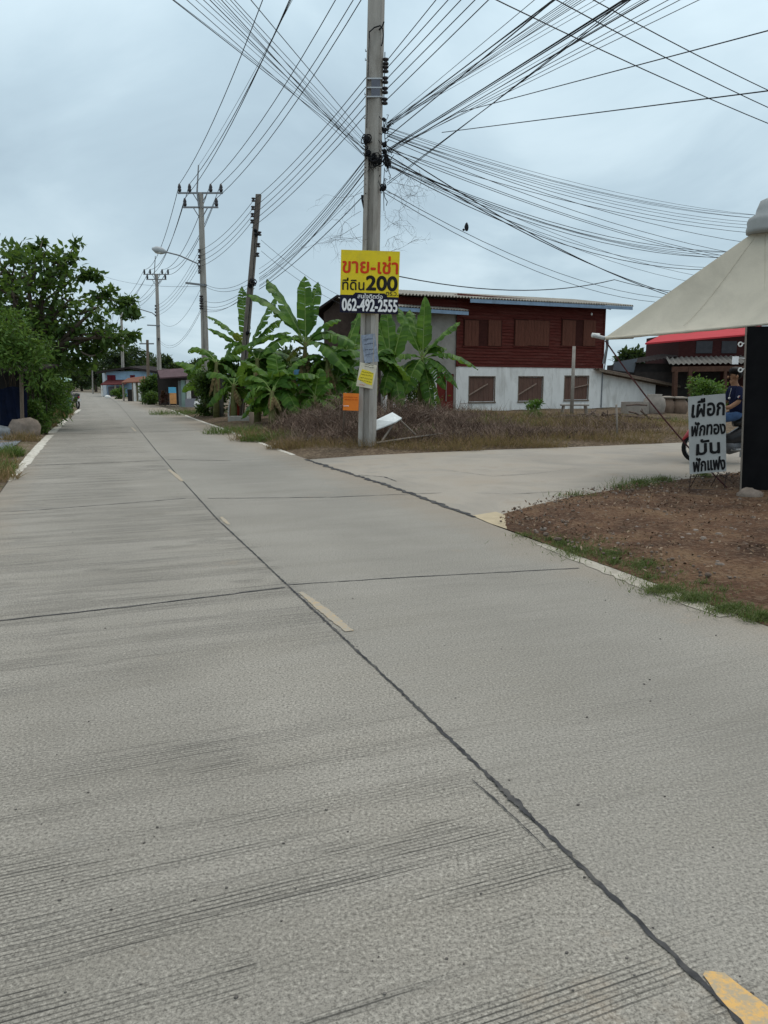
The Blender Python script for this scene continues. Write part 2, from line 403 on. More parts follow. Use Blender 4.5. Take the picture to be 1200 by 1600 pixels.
tag(rb.build('road', road_m), kind='structure')

# --- wide ground
gm, nt_, b_, o_ = newmat('ground_soil'); q = NT(nt_)
t_ = q.n('ShaderNodeTexCoord')
c_ = q.ramp(q.noise(t_.outputs['Object'], 0.35, 8, 0.65), [(0.3, (0.07, 0.075, 0.035)), (0.5, (0.16, 0.12, 0.08)), (0.7, (0.13, 0.12, 0.055))])
c_ = q.mix(q.ramp(q.noise(t_.outputs['Object'], 14, 5, 0.7), [(0.35, 0.6), (0.6, 0.0)]), c_, (0.05, 0.042, 0.03))
q.l(c_, b_.inputs['Base Color']); b_.inputs['Roughness'].default_value = 1.0
g = MB(); S_ = 900
g.add([(-S_, -60, -.06), (S_, -60, -.06), (S_, S_, -.06), (-S_, S_, -.06)], [(0, 1, 2, 3)])
tag(g.build('ground', gm), kind='structure')

# --- soft patches of ground with relief
def hnoise(x, y, s=1.0):
    return (math.sin(x * 1.7 * s + 1.3 * math.sin(y * 1.1 * s)) * math.cos(y * 1.9 * s + .7) + .5 * math.sin(x * 4.3 * s + 2 * y * s) * math.cos(y * 3.7 * s - x) + .3 * math.sin(9.1 * x * s + 1) * math.sin(8.3 * y * s)) / 1.8
def inside(p, poly):
    c = False; j = len(poly) - 1
    for i in range(len(poly)):
        a, b = poly[i], poly[j]
        if (a.y > p[1]) != (b.y > p[1]) and p[0] < (b.x - a.x) * (p[1] - a.y) / (b.y - a.y) + a.x: c = not c
        j = i
    return c
def edge_dist(p, poly):
    p = V((p[0], p[1])); best = 1e9
    for a, b in zip(poly, poly[1:] + poly[:1]):
        a2, b2 = V((a.x, a.y)), V((b.x, b.y)); ab = b2 - a2; t = max(0, min(1, (p - a2).dot(ab) / max(1e-9, ab.length_squared)))
        best = min(best, (p - a2 - ab * t).length)
    return best
def patch(name, poly, m, step, z0, rise, amp, s=1.0):
    """a fan-free sheet: grid clipped to the polygon by moving border cells onto its edge"""
    import bmesh
    from mathutils.geometry import delaunay_2d_cdt
    pts = []; ring = resample(poly + [poly[0]], step)[:-1]
    for p in ring: pts.append(V((p.x, p.y)))
    ne = len(pts)
    xs = [p.x for p in poly]; ys = [p.y for p in poly]
    y = min(ys)
    while y < max(ys):
        x = min(xs)
        while x < max(xs):
            qx, qy = x + random.uniform(-.3, .3) * step, y + random.uniform(-.3, .3) * step
            if inside((qx, qy), poly) and edge_dist((qx, qy), poly) > step * .5: pts.append(V((qx, qy)))
            x += step
        y += step
    r = delaunay_2d_cdt(pts, [], [list(range(ne))], 1, 1e-5)
    b = MB(); vv = []
    for p in r[0]:
        d = min(1.0, edge_dist(p, poly) / 0.8)
        vv.append((p.x, p.y, z0 + d * (rise + amp * hnoise(p.x, p.y, s))))
    b.add(vv, [tuple(f) for f in r[2]])
    return b.build(name, m, smooth=True)

# soil lot on the right, where the tent stands
def soil_material(name, a, b2, c2, leaf, leafamt, sc=1.0):
    m, nt, b, o = newmat(name); q = NT(nt); t = q.n('ShaderNodeTexCoord'); ob = t.outputs['Object']
    c = q.ramp(q.noise(ob, 1.3 * sc, 7, 0.65, .4), [(0.32, a), (0.5, b2), (0.68, c2)])
    c = q.mix(q.ramp(q.noise(ob, 38 * sc, 5, 0.75), [(0.36, 0.8), (0.52, 0.0)]), c, tuple(x * .35 for x in b2))
    vo = q.n('ShaderNodeTexVoronoi'); vo.inputs['Scale'].default_value = 30 * sc; vo.inputs['Randomness'].default_value = 1; q.l(ob, vo.inputs['Vector'])
    c = q.mix(q.math('MULTIPLY', q.ramp(vo.outputs['Color'], [(0.62, 0.0), (0.72, 1.0)]), leafamt), c, leaf)
    q.l(c, b.inputs['Base Color']); b.inputs['Roughness'].default_value = 1.0; b.inputs['Specular IOR Level'].default_value = 0.1
    h = q.math('ADD', q.noise(ob, 12 * sc, 6, .7), q.math('MULTIPLY', vo.outputs['Distance'], .4))
    bp = q.n('ShaderNodeBump'); bp.inputs['Strength'].default_value = 0.8; bp.inputs['Distance'].default_value = 0.05
    q.l(h, bp.inputs['Height']); q.l(bp.outputs[0], b.inputs['Normal']); return m
soil_m = soil_material('brown_soil', (0.05, 0.03, 0.021), (0.12, 0.068, 0.042), (0.19, 0.12, 0.07), (0.27, 0.2, 0.14), 0.22)
lot_m = soil_material('lot_soil', (0.07, 0.055, 0.035), (0.115, 0.082, 0.055), (0.16, 0.12, 0.08), (0.26, 0.2, 0.14), 0.4, .6)
verge_m = soil_material('verge_soil', (0.085, 0.08, 0.04), (0.15, 0.11, 0.075), (0.21, 0.17, 0.12), (0.28, 0.24, 0.19), 0.45, .8)
side_near = [(785, 803), (840, 788), (900, 775), (965, 764), (1040, 752), (1130, 741), (1250, 728)]
soil_poly = [G(x, y) for x, y in side_near] + [G(1500, 728), G(1800, 800)] + [R[0] + V((6, 0, 0)), R[0] + V((.05, 0, 0))] + [G(*p) + V((.03, 0, 0)) for p in [(1200, 981), (1150, 962), (1025, 914), (850, 850), (805, 833), (776, 823)]]
for p in soil_poly: p.z = 0
tag(patch('soil', soil_poly, soil_m, 0.22, 0.0, 0.05, 0.035, 1.3), kind='structure')
# side road
side_far = [(480, 718), (560, 712), (640, 708), (760, 703), (900, 698), (1000, 694), (1070, 691), (1300, 683)]
sr = [G(x, y) for x, y in side_far] + [G(1500, 683), G(1500, 728)] + [G(x, y) for x, y in side_near[::-1]] + [G(x, y) for x, y in [(770, 820), (700, 795), (600, 757)]]
for p in sr: p.z = -0.004
sm, nt_, b_, o_ = newmat('side_road_concrete'); q = NT(nt_); t_ = q.n('ShaderNodeTexCoord'); ob = t_.outputs['Object']
c_ = q.ramp(q.noise(ob, 0.5, 6, .6, .6), [(0.34, (0.255, 0.228, 0.19)), (0.5, (0.305, 0.272, 0.226)), (0.66, (0.295, 0.25, 0.195))])
c_ = q.mix(q.ramp(q.noise(ob, 1.5, 6, .7), [(0.56, 0), (0.7, .5)]), c_, (0.25, 0.19, 0.135))
c_ = q.mix(q.ramp(q.noise(ob, .9, 4, .6, 1.2), [(.52, 0), (.66, .45)]), c_, (.215, .2, .175))
c_ = q.mix(q.ramp(q.noise(ob, 70, 4, .7), [(0.32, .6), (0.48, 0)]), c_, (0.2, 0.18, 0.15))
q.l(c_, b_.inputs['Base Color']); b_.inputs['Roughness'].default_value = .9
tag(patch('side_road', sr, sm, 0.6, -0.004, 0.0, 0.0), kind='structure')
# weedy lot behind the pole, up to the house
lot = [G(x, y) for x, y in [(270, 641), (310, 656), (360, 673), (420, 696), (462, 712), (480, 717.5), (560, 711.5), (640, 707.5), (760, 702.5), (900, 697.5), (1000, 693.5), (1070, 690.5), (1300, 682.5)]] + [V((30, 40, 0)), V((12, 60, 0)), V((-10, 60, 0))]
for p in lot: p.z = 0
tag(patch('lot_ground', lot, lot_m, 0.7, -.01, 0.12, 0.08, .6), kind='structure')
# left verge
lv = [p - V((.02, 0, 0)) for p in Lf if p.y < 75 and p.y > 3] + [V((-40, 75, 0)), V((-40, 3, 0))]
for p in lv: p.z = 0
tag(patch('verge', lv, verge_m, 0.8, -.012, 0.05, 0.05, .8), kind='structure')
gp = [G(x, y) for x, y in [(-60, 712), (-5, 716), (22, 700), (42, 684), (30, 680), (-60, 678)]]
gv_m = soil_material('blue_gravel', (0.10, 0.115, 0.14), (0.15, 0.165, 0.19), (0.2, 0.21, 0.23), (0.4, 0.41, 0.43), 0.7, 1.2)
tag(patch('gravel_patch', gp, gv_m, 0.35, 0.04, 0.02, 0.03), kind='structure')

# --- flat marks on the road
def strip(name, pts, widths, z, m, jag=0.0, step=.15, side=0.5):
    pts = resample(pts, step); n = len(pts); b = MB(); vv = []
    for i, p in enumerate(pts):
        t = (pts[min(i + 1, n - 1)] - pts[max(0, i - 1)]); t.z = 0; t.normalize(); s = V((t.y, -t.x, 0))
        f = i / (n - 1) * (len(widths) - 1); k = min(int(f), len(widths) - 2); wd = widths[k] + (widths[k + 1] - widths[k]) * (f - k)
        wl = wd * side * (1 + random.uniform(-jag, jag)); wr = wd * (1 - side) * (1 + random.uniform(-jag, jag))
        j = s * random.uniform(-jag, jag) * wd * .25
        vv += [V((p.x, p.y, z)) - s * wl + j, V((p.x, p.y, z)) + s * wr + j]
    b.add(vv, [(2 * i, 2 * i + 1, 2 * i + 3, 2 * i + 2) for i in range(n - 1)])
    return b.build(name, m)
tar = mat('joint_tar', (0.05, 0.05, 0.052), 0.4, 14, 0.9, 0.3, dirt=(0.16, 0.15, 0.135), dirt_scale=6, dirt_amt=.6)
ck = [CK[0] + near * 2] + CK
tag(strip('road_joint', ck, [.015, .014, .015, .016, .013, .012, .013, .015, .018, .02, .024, .026, .03, .035, .04], .004, tar, .6, .022), kind='structure')
tag(strip('tar_patch', [G(770, 1219), G(800, 1250), G(835, 1284)], [.008, .018, .026, .03, .028, .018, .012], .007, tar, .55, .012), kind='structure')
tag(strip('tar_patch', [G(738, 1220), G(775, 1252), G(815, 1290), G(872, 1345)], [.003, .006, .005, .004, .002], .005, tar, .7, .02), kind='structure')
for pts, wd in (([(-300, 1012), (0, 970), (220, 946), (445, 918)], .02), ([(448, 914), (640, 902), (905, 888)], .013), ([(0, 800), (60, 797), (290, 779)], .016), ([(325, 779), (520, 777), (690, 770)], .018), ([(55, 727), (170, 723), (255, 719)], .03), ([(262, 718), (360, 720)], .03), ([(120, 645), (230, 645)], .06), ([(90, 678), (210, 676), (330, 671)], .04)):
    tag(strip('road_joint', [G(*p) for p in pts], [wd, wd], .003, tar, .7, .06), kind='structure')
tag(strip('road_joint', [G(x, y) + V((0, 0, 0)) for x, y in [(478, 718), (540, 738), (600, 757), (650, 774), (700, 793), (742, 808)]], [.06, .11, .07, .08, .07, .05], .006, tar, .8, .07), kind='structure')
for pts, wd in (([(742, 770), (800, 772), (870, 768), (935, 770)], .015), ([(700, 735), (770, 744), (835, 740), (900, 732)], .012), ([(620, 752), (600, 745), (560, 742)], .03)):
    tag(strip('road_joint', [G(*p) for p in pts], [wd * .4, wd, wd * .4], .002, tar, .8, .06), kind='structure')
def worn(name, paint, under, lo, hi, sc=9):
    m, nt, b, o = newmat(name); q = NT(nt); t = q.n('ShaderNodeTexCoord')
    f = q.math('ADD', q.math('MULTIPLY', q.noise(t.outputs['Object'], sc, 7, .75), .7), q.math('MULTIPLY', q.noise(t.outputs['Object'], 80, 3, .7), .3))
    q.l(q.mix(q.ramp(f, [(lo, 0.0), (hi, 1.0)]), under, paint), b.inputs['Base Color']); b.inputs['Roughness'].default_value = .85
    return m
edge_m = worn('worn_white_paint', (0.58, 0.55, 0.48), (0.28, 0.25, 0.2), .40, .54)
edge_f = worn('faint_white_paint', (0.42, 0.385, 0.32), (0.29, 0.26, 0.21), .42, .6)
tag(strip('edge_line', [G(*p) for p in [(1150, 962), (1085, 937), (1025, 914), (940, 883), (850, 850)]], [.13, .17, .15, .13, .09], .004, edge_f, .12, .08, .95), kind='structure')
tag(strip('edge_line', [G(*p) for p in [(462, 711), (420, 696), (360, 673), (310, 656), (270, 641)]], [.1, .13, .14, .14, .14], .004, edge_m, .25, .12, .9), kind='structure')
tag(strip('edge_line', [G(*p) for p in [(12, 752), (26, 734), (41, 715), (57, 697), (74, 680)]], [.06, .17, .2, .2, .2], .004, edge_m, .15, .12, .15), kind='structure')
tag(strip('edge_line', [G(*p) for p in [(76, 677), (88, 666), (104, 652)]], [.22, .22, .2], .004, edge_m, .2, .12, .15), kind='structure')
tag(strip('edge_line', [G(*p) for p in [(106, 650), (116, 644), (123, 640)]], [.2, .22, .2], .004, edge_m, .2, .12, .15), kind='structure')
yel = worn('yellow_paint', (0.60, 0.36, 0.115), (0.36, 0.295, 0.20), .44, .55, 18)
yel_f = worn('faded_yellow_paint', (0.47, 0.31, 0.14), (0.315, 0.283, 0.227), .49, .66, 20)
def dash(name, pts, wd, m): tag(strip(name, [G(*p) for p in pts], wd, .0045, m, .16, .03, .5), kind='structure')
dash('yellow_dash', [(1100, 1522), (1118, 1530), (1160, 1572), (1230, 1640)], [.02, .07, .085, .085, .085, .085], yel)
dash('faded_dash', [(470, 926), (507, 955), (546, 987)], [.03, .06, .065, .05], yel_f)
dash('faded_dash', [(264, 734), (274, 742), (285, 752)], [.05, .08, .05], yel_f)
dash('faded_dash', [(346, 808), (352, 815), (358, 820)], [.03, .05, .03], yel_f)
dash('faded_dash', [(206, 668), (212, 674)], [.06, .06], yel_f)
# sandy chip at the corner of the junction
sand = mat('sand_stain', (0.42, 0.35, 0.24), .15, 6, 1, .3)
tag(patch('sand_patch', [G(x, y, 0) for x, y in [(738, 806), (775, 800), (789, 805), (792, 827), (765, 818)]], sand, .12, .004, .006, .003), kind='structure')

# --- loose stuff: grass, leaf litter, pebbles, dry brush
def blades(name, P, h, wd, m, lean=0.35):
    n = len(P); P = np.asarray(P, float); hh = h * np.random.uniform(.4, 1.3, (n, 1)); a = np.random.uniform(0, 6.283, n)
    s = np.stack([np.cos(a), np.sin(a), np.zeros(n)], 1) * wd * np.random.uniform(.6, 1.2, (n, 1))
    d = np.random.normal(size=(n, 3)) * lean; d[:, 2] = 1; d = norm(d); d2 = d + np.random.normal(size=(n, 3)) * lean * .8; d2[:, 2] = np.abs(d2[:, 2]) * .7; d2 = norm(d2)
    m1 = P + d * hh * .55; t = m1 + d2 * hh * .5
    v = np.stack([P - s / 2, P + s / 2, m1 + s * .4, m1 - s * .4, m1 - s * .4, m1 + s * .4, t + s * .05, t - s * .05], 1).reshape(-1, 3)
    return np_mesh(name, v, np.arange(n * 8).reshape(-1, 4), m)
def scatter_img(quads, n, z=0.0):
    """points spread evenly on the ground inside blobs (photo ellipse outlines on the ground)"""
    o = []
    for (cx, cy, rx, ry, wgt) in quads:
        c = G(cx, cy); a = G(cx + rx, cy) - c; b = G(cx, cy - ry) - c
        for _ in range(int(n * wgt)):
            r = abs(random.gauss(0, .55)); t = random.uniform(0, 6.283)
            p = c + a * r * math.cos(t) + b * r * math.sin(t); o.append((p.x, p.y, z))
    return o
grass_m = leafmat('grass_green', [(0.05, 0.075, 0.02), (0.085, 0.12, 0.035), (0.16, 0.155, 0.07)], .2)
gq = [(860, 845, 60, 8, .25), (940, 850, 70, 10, .15), (1010, 905, 60, 14, .25), (1130, 925, 70, 10, .15), (1060, 900, 90, 20, .12), (980, 840, 120, 15, .1), (900, 862, 40, 12, 1), (960, 868, 55, 10, 1.1), (1010, 885, 40, 11, 1.2), (1035, 925, 40, 9, .9), (1085, 938, 45, 9, 1), (1140, 955, 45, 9, 1), (1190, 968, 40, 8, .9), (880, 852, 30, 5, .4), (960, 880, 25, 6, .25), (1100, 915, 50, 6, .12), (820, 838, 25, 4, .12)]
tag(blades('grass', scatter_img(gq, 1150, .01), .05, .006, grass_m, .9), kind='stuff')
gq2 = [(1000, 757, 42, 6, 1), (970, 764, 25, 4, .5), (1035, 752, 22, 4, .5), (900, 776, 50, 3, .25), (1100, 745, 20, 3, .4)]
tag(blades('grass', scatter_img(gq2, 700, .01), .085, .008, grass_m, .7), kind='stuff')
litter_m = leafmat('leaf_litter', [(0.07, 0.042, 0.026), (0.14, 0.09, 0.055), (0.27, 0.2, 0.14)], .0, .9)
def flat_bits(name, P, size, m):
    P = np.asarray(P, float); P[:, 2] += np.random.uniform(.004, .03, len(P))
    v, qd = leaf_arrays(P, size, size * .6, 1.2); return np_mesh(name, v, qd, m)
lp = []
while len(lp) < 6500:
    x, y = random.uniform(1, 9), random.uniform(5.5, 13.6)
    if inside((x, y), soil_poly) and (hnoise(x, y, .8) > -0.1 or random.random() < .3): lp.append((x, y, .04 + .035 * hnoise(x, y, 1.3)))
tag(flat_bits('leaf_litter', lp, .04, litter_m), kind='stuff')
peb_m = leafmat('pebble_tones', [(0.09, 0.065, 0.05), (0.15, 0.115, 0.09), (0.25, 0.21, 0.18)], 0.0, .95)
pb = MB(); pr = random.Random(3)
for _ in range(2600):
    x, y = pr.uniform(1, 7.5), pr.uniform(5.5, 12.5)
    if not inside((x, y), soil_poly): continue
    r = pr.uniform(.005, .017) if pr.random() < .93 else pr.uniform(.017, .032)
    pb.ball((x, y, .045 + .035 * hnoise(x, y, 1.3)), r * pr.uniform(.8, 1.4), r, r * .7, 5, 4, .2, pr.random())
tag(pb.build('pebbles', peb_m), kind='stuff')
bits_m = mat('road_grit', (0.12, 0.11, 0.1), .5, 30, 1, 0)
pb = MB()
for _ in range(70):
    p = G(pr.uniform(0, 1200), pr.uniform(760, 1560)); p = p * 1.0
    r = pr.uniform(.002, .005); pb.ball((p.x, p.y, r * .6), r * 1.4, r, r * .7, 5, 3, .2, pr.random())
tag(pb.build('grit', bits_m), kind='stuff')

brush_m = leafmat('dry_brush', [(0.04, 0.026, 0.021), (0.12, 0.08, 0.062), (0.30, 0.22, 0.165)], .0, .95)
drygrass_m = leafmat('dry_grass', [(0.10, 0.058, 0.035), (0.26, 0.165, 0.09), (0.18, 0.125, 0.06)], .15, .9)
weed_m = leafmat('weed_green', [(0.04, 0.07, 0.018), (0.08, 0.125, 0.03), (0.14, 0.17, 0.05)], .2)
def mound_pts(blobs, n, surf=1.0):
    """points through low heaps: (px, base py, half width m, half depth m, height m, weight)"""
    o = []
    for (cx, cy, a, b, h, wgt) in blobs:
        c = G(cx, cy)
        for _ in range(int(n * wgt)):
            t = random.uniform(0, 6.283); r = math.sqrt(random.random()); x, y = c.x + a * r * math.cos(t), c.y + b * r * math.sin(t)
            top = h * max(.05, 1 - r * r) * (.75 + .5 * hnoise(x, y, 1.2)); o.append((x, y, max(0, top) * random.random() ** .6 * surf))
    return np.array(o)
heaps = [(540, 699, 1.7, .55, .5, .7), (640, 698, 1.5, .55, .45, .6), (745, 694, 1.6, .6, .4, .6), (855, 689, 1.8, .6, .3, .5), (960, 683, 1.8, .6, .25, .4), (500, 678, 1.2, .9, .9, .7), (730, 668, 1.6, 1.0, .7, .7), (850, 668, 2.2, 1.2, .4, .6), (930, 672, 2, 1.0, .35, .5), (800, 690, 2.0, .6, .2, .4), (540, 688, 1.5, 1.0, 1.05, 1.5), (480, 684, 1.2, .9, .75, 1.0), (625, 680, 1.2, .9, 1.05, 1.3), (690, 682, 1.4, 1.0, .85, 1.0), (760, 684, 1.4, .9, .5, .7), (580, 672, 2.2, 1.2, .9, 1.2), (700, 665, 2.2, 1.2, .7, .9)]
P = mound_pts(heaps, 2300)
tag(blades('dry_brush', P, .55, .012, brush_m, 1.3), kind='stuff')
tw = MB(); trn = random.Random(61)
for x, y, z in mound_pts([(h_[0], h_[1], h_[2], h_[3], h_[4] * 1.15, h_[5]) for h_ in heaps], 150):
    a = trn.uniform(0, 6.283); l = trn.uniform(.25, .7); d_ = V((math.cos(a), math.sin(a), trn.uniform(-.3, 1.0))).normalized() * l; p = V((x, y, z)); m_ = p + V((trn.gauss(0, .06), trn.gauss(0, .06), trn.uniform(0, .1)))
    tw.tube([p - d_ * .5, m_, p + d_ * .6], [.009, .007, .003], 4, False)
tag(tw.build('dry_twigs', mat('twig_wood', (.19, .145, .115), .45, 3, 1, 0)), kind='stuff')
P = mound_pts([(820, 672, 2.6, 1.5, .4, 2), (920, 670, 2.4, 1.5, .35, 1.6), (1020, 668, 2.2, 1.6, .2, 1), (760, 660, 2, 1.6, .5, 1.5), (840, 659, 2.5, 1.6, .3, 1.6), (930, 660, 2.5, 1.6, .2, 1), (600, 704, 2.2, .35, .06, .7), (740, 699, 2.2, .4, .08, .9), (880, 692, 2.5, .5, .08, .9), (1000, 686, 2.5, .6, .08, .8), (420, 688, 1.0, .7, .12, .5), (470, 702, .8, .3, .08, .35)], 2600)
tag(blades('dry_grass', P, .34, .009, drygrass_m, .8), kind='stuff')
tag(flat_bits('litter', [(x, y, .06 + z * .2) for x, y, z in mound_pts([(700, 690, 4, 1.2, .1, 1), (900, 680, 4, 2, .1, 1), (560, 700, 2, .5, .05, .4)], 420)], .08, leafmat('litter_tones', [(.12, .085, .06), (.26, .21, .16), (.5, .47, .42)], 0, .9)), kind='stuff')
P = mound_pts([(830, 660, .5, .5, .5, .8), (760, 660, 1.4, 1, .3, .3), (930, 660, 1.6, 1, .15, .2), (430, 690, .9, .4, .1, .5), (380, 678, 1.2, .5, .1, .5), (650, 690, 1.5, .5, .4, .2), (800, 672, 2, .8, .4, .5), (880, 664, 1.5, .8, .3, .4), (590, 676, 1, .6, .7, .2), (1040, 664, 1.2, .8, .15, .4), (720, 655, 1.5, 1, .4, .5), (300, 648, 2, 1.2, .15, .7)], 1500)
tag(blades('weeds', P, .3, .016, weed_m, .7), kind='stuff')
# verge weeds on the left
P = mound_pts([(50, 668, .8, .8, .25, .7), (70, 655, 1.0, 1.2, .5, 1), (-12, 735, .35, .6, .06, .5), (-30, 752, .5, .7, .05, .5), (30, 690, .5, .5, .10, .4), (88, 650, .7, 1, .5, .8)], 1500)
tag(blades('dry_grass', P, .28, .012, drygrass_m, .8), kind='stuff')
P = mound_pts([(62, 662, .6, .9, .5, 1), (8, 714, .3, .5, .06, .5), (36, 676, .6, .5, .2, .4), (92, 646, .7, .8, .5, .6), (-20, 742, .4, .5, .06, .4)], 1200)
tag(blades('weeds', P, .26, .02, weed_m, .7), kind='stuff')

# ================================================================== UTILITY POLES AND CABLES
def ins_pin(b, p, s=1.0):
    if isinstance(b, Parts): b = b.new()
    b.lathe(p, [(.02 * s, 0), (.06 * s, .03 * s), (.075 * s, .1 * s), (.05 * s, .13 * s), (.07 * s, .17 * s), (.05 * s, .24 * s), (.03 * s, .3 * s)], 8)
def spool(b, p, s=1.0, ax='z'):
    if isinstance(b, Parts): b = b.new()
    b.lathe(p, [(.035 * s, -.05 * s), (.05 * s, -.045 * s), (.05 * s, -.02 * s), (.028 * s, -.006 * s), (.028 * s, .006 * s), (.05 * s, .02 * s), (.05 * s, .045 * s), (.035 * s, .05 * s)], 8, ax)
class Parts:
    """collects pieces that each become a part of their own"""
    def __init__(s): s.l = []
    def new(s): b = MB(); s.l.append(b); return b
    def build(s, name, m, parent, smooth=False):
        for b in s.l: b.build(name, m, parent, smooth)
def pole_shaft(base, top, w0, w1, m, parent, groove=True, name='shaft', rot=0.0, gdepth=.04, gfrac=.3):
    """tapered square concrete pole with a recess down its broad face"""
    b = MB(); base, top = V(base) - V((0, 0, .2)), V(top); sec = 14; rows = []
    for i in range(sec + 1):
        t = i / sec; c = base.lerp(top, t); w_ = w0 + (w1 - w0) * t; h = w_ / 2
        gd = gdepth if groove and t < .56 else 0.0; gw = h * gfrac; ch = h * .12
        pr = [(-h + ch, -h), (-gw, -h), (-gw * .8, -h + gd), (gw * .8, -h + gd), (gw, -h), (h - ch, -h), (h, -h + ch), (h, h - ch), (h - ch, h), (-h + ch, h), (-h, h - ch), (-h, -h + ch)]
        cr_, sr2 = math.cos(rot), math.sin(rot); rows.append([c + V((x * cr_ - y * sr2, x * sr2 + y * cr_, 0)) for x, y in pr])
    k = len(rows[0]); vv = [p for r in rows for p in r]
    ff = [(i * k + j, i * k + (j + 1) % k, (i + 1) * k + (j + 1) % k, (i + 1) * k + j) for i in range(sec) for j in range(k)]
    ff.append(tuple(range(sec * k, sec * k + k)))
    b.add(vv, ff); return b.build(name, m, parent)

# --- main pole
Y0 = G(573, 703).y
p0b = G(573, 703); p0t = D(588, 0, Y0); lean = (p0t - p0b) / (p0t.z - p0b.z)
def p0(z): return p0b + lean * z
main = thing('utility_pole', 'tall square concrete pole at the junction carrying a knot of cables and the yellow sign', 'utility pole', p0b)
pole_shaft(p0b, p0(11.9), .345, .275, concrete_pole, main, rot=-.22, gdepth=.085, gfrac=.42)
zpix = lambda py: D(590, py, Y0).z
rk = MB(); ins = Parts()
lvY = [92, 104, 121, 137, 154]
for py in lvY:
    z = zpix(py); c = p0(z); wd = .13
    rk2 = c + V((wd + .07, -.02, 0)); rk.beam(c + V((wd - .02, -.02, 0)), rk2 + V((.05, 0, 0)), .025, .012)
    spool(ins, rk2 + V((.02, 0, -.06)), 1.25)
rk.tube([p0(zpix(160)) + V((.2, -.02, 0)), p0(zpix(82)) + V((.2, -.02, 0))], .012, 6)
for py in (80, 94, 148, 185): # step bolts on the left
    c = p0(zpix(py)); rk.beam(c + V((-.13, 0, 0)), c + V((-.20, 0, 0)), .015, .015); rk.beam(c + V((-.20, 0, -.01)), c + V((-.20, 0, .04)), .012, .012)
rk.build('bracket', steel, main); 
ins.build('insulator', black_ins, main, smooth=True)
bx = MB(); 
for py0, py1 in ((129, 141), (142, 155)):
    z0, z1 = zpix(py1), zpix(py0); c = p0((z0 + z1) / 2); bx.box(c.x - .06, c.x + .12, c.y - .185, c.y - .14, z0, z1)
bx.build('plate', mat('dark_plate', (.13, .14, .17), .25, 6, .7, .1), main)
bd = MB()
for py in (128, 142, 156):
    z = zpix(py); c = p0(z); bd.box(c.x - .15, c.x + .16, c.y - .19, c.y + .15, z - .012, z + .012)
bd.build('clamp_band', mat('galvanised', (.42, .43, .44), .15, 12, .45, .05, metal=.6), main)
# cable knots
random.seed(21)
for px, py, r in ((572, 217, .10), (590, 251, .13), (575, 240, .06), (601, 203, .07), (601, 225, .05), (602, 238, .06), (606, 256, .06), (598, 293, .07), (600, 187, .04), (604, 250, .08), (583, 247, .09)):
    c = D(px, py, Y0 - .17); k = MB()
    for _ in range(9):
        n = V((random.gauss(0, 1), random.gauss(0, 1), random.gauss(0, .7))).normalized(); u = n.orthogonal().normalized(); v2 = n.cross(u); rr = r * random.uniform(.45, 1.0)
        cc = c + V((random.uniform(-r, r), random.uniform(-.5, .5) * r, random.uniform(-r, r))) * .6
        k.tube([cc + (u * math.cos(a) + v2 * math.sin(a) * .7) * rr for a in np.linspace(0, 6.283, 11)], .012, 4, False)
    k.ball(c, r * .55, r * .45, r * .5, 10, 7, .25, int(px))
    for _ in range(5):
        a_ = random.uniform(-1, 1); e2_ = c + V((random.uniform(-.16, .16), random.uniform(-.03, .1), random.uniform(-.28, .2))); k.tube([c, c.lerp(e2_, .5) + V((0, -.05, -.08)), e2_, e2_ + V((random.uniform(-.06, .06), .05, random.uniform(-.1, .1)))], .008, 4, False)
    k.build('cable_knot', cable_black, main, smooth=True)
# hoop and cable near the top
lp_ = MB(); lp_.tube([D(px, py, Y0 - .22) for px, py in [(577, 60), (577, 50), (585, 43), (594, 40), (598, 45), (599, 55), (598, 65), (596, 72)]], .014, 6)
lp_.tube([D(px, py, Y0 - .22) for px, py in [(600, 34), (597, 42), (592, 47)]] , .016, 6)
lp_.tube([D(577, 60, Y0 - .17), D(575, 120, Y0 - .17), D(573, 200, Y0 - .17)], .008, 5)
lp_.tube([D(566, 305, Y0 - .1), D(566, 312, Y0 - .1), D(569, 330, Y0 - .1)], [.03, .025, .01], 6)
lp_.tube([D(600, 330, Y0 - .12), D(599, 290, Y0 - .14), D(601, 262, Y0 - .14)], .007, 5)
lp_.build('loose_cable', cable_black, main)
# crossarms near the top (the lines run up to them)
arm = MB(); insu = Parts()
p0arm = {}
for z, xs in ((11.6, (-1.15, -.35, .85, 1.3)), (10.9, (-.75, 1.05))):
    c = p0(z); arm.beam(c + V((min(xs) - .1, -.16, 0)), c + V((max(xs) + .1, -.16, 0)), .09, .09)
    for x in xs:
        p = c + V((x, -.16, .045)); ins_pin(insu, p); p0arm[(z, x)] = p + V((0, 0, .3))
arm.build('crossarm', steel, main); insu.build('insulator', black_ins, main, smooth=True)

def cable(A, B, sag, r, m, label, group, nseg=14, name='cable'):
    A, B = V(A), V(B); pts = []
    for i in range(nseg + 1):
        t = i / nseg; p = A.lerp(B, t); p.z -= sag * 4 * t * (1 - t); pts.append(p)
    b = MB(); b.tube(pts, r, 5, False)
    o = b.build(name, m, None, origin=A); return tag(o, label, 'cable', group)
def beyond(A, B, k): A, B = V(A), V(B); return A + (B - A) * k

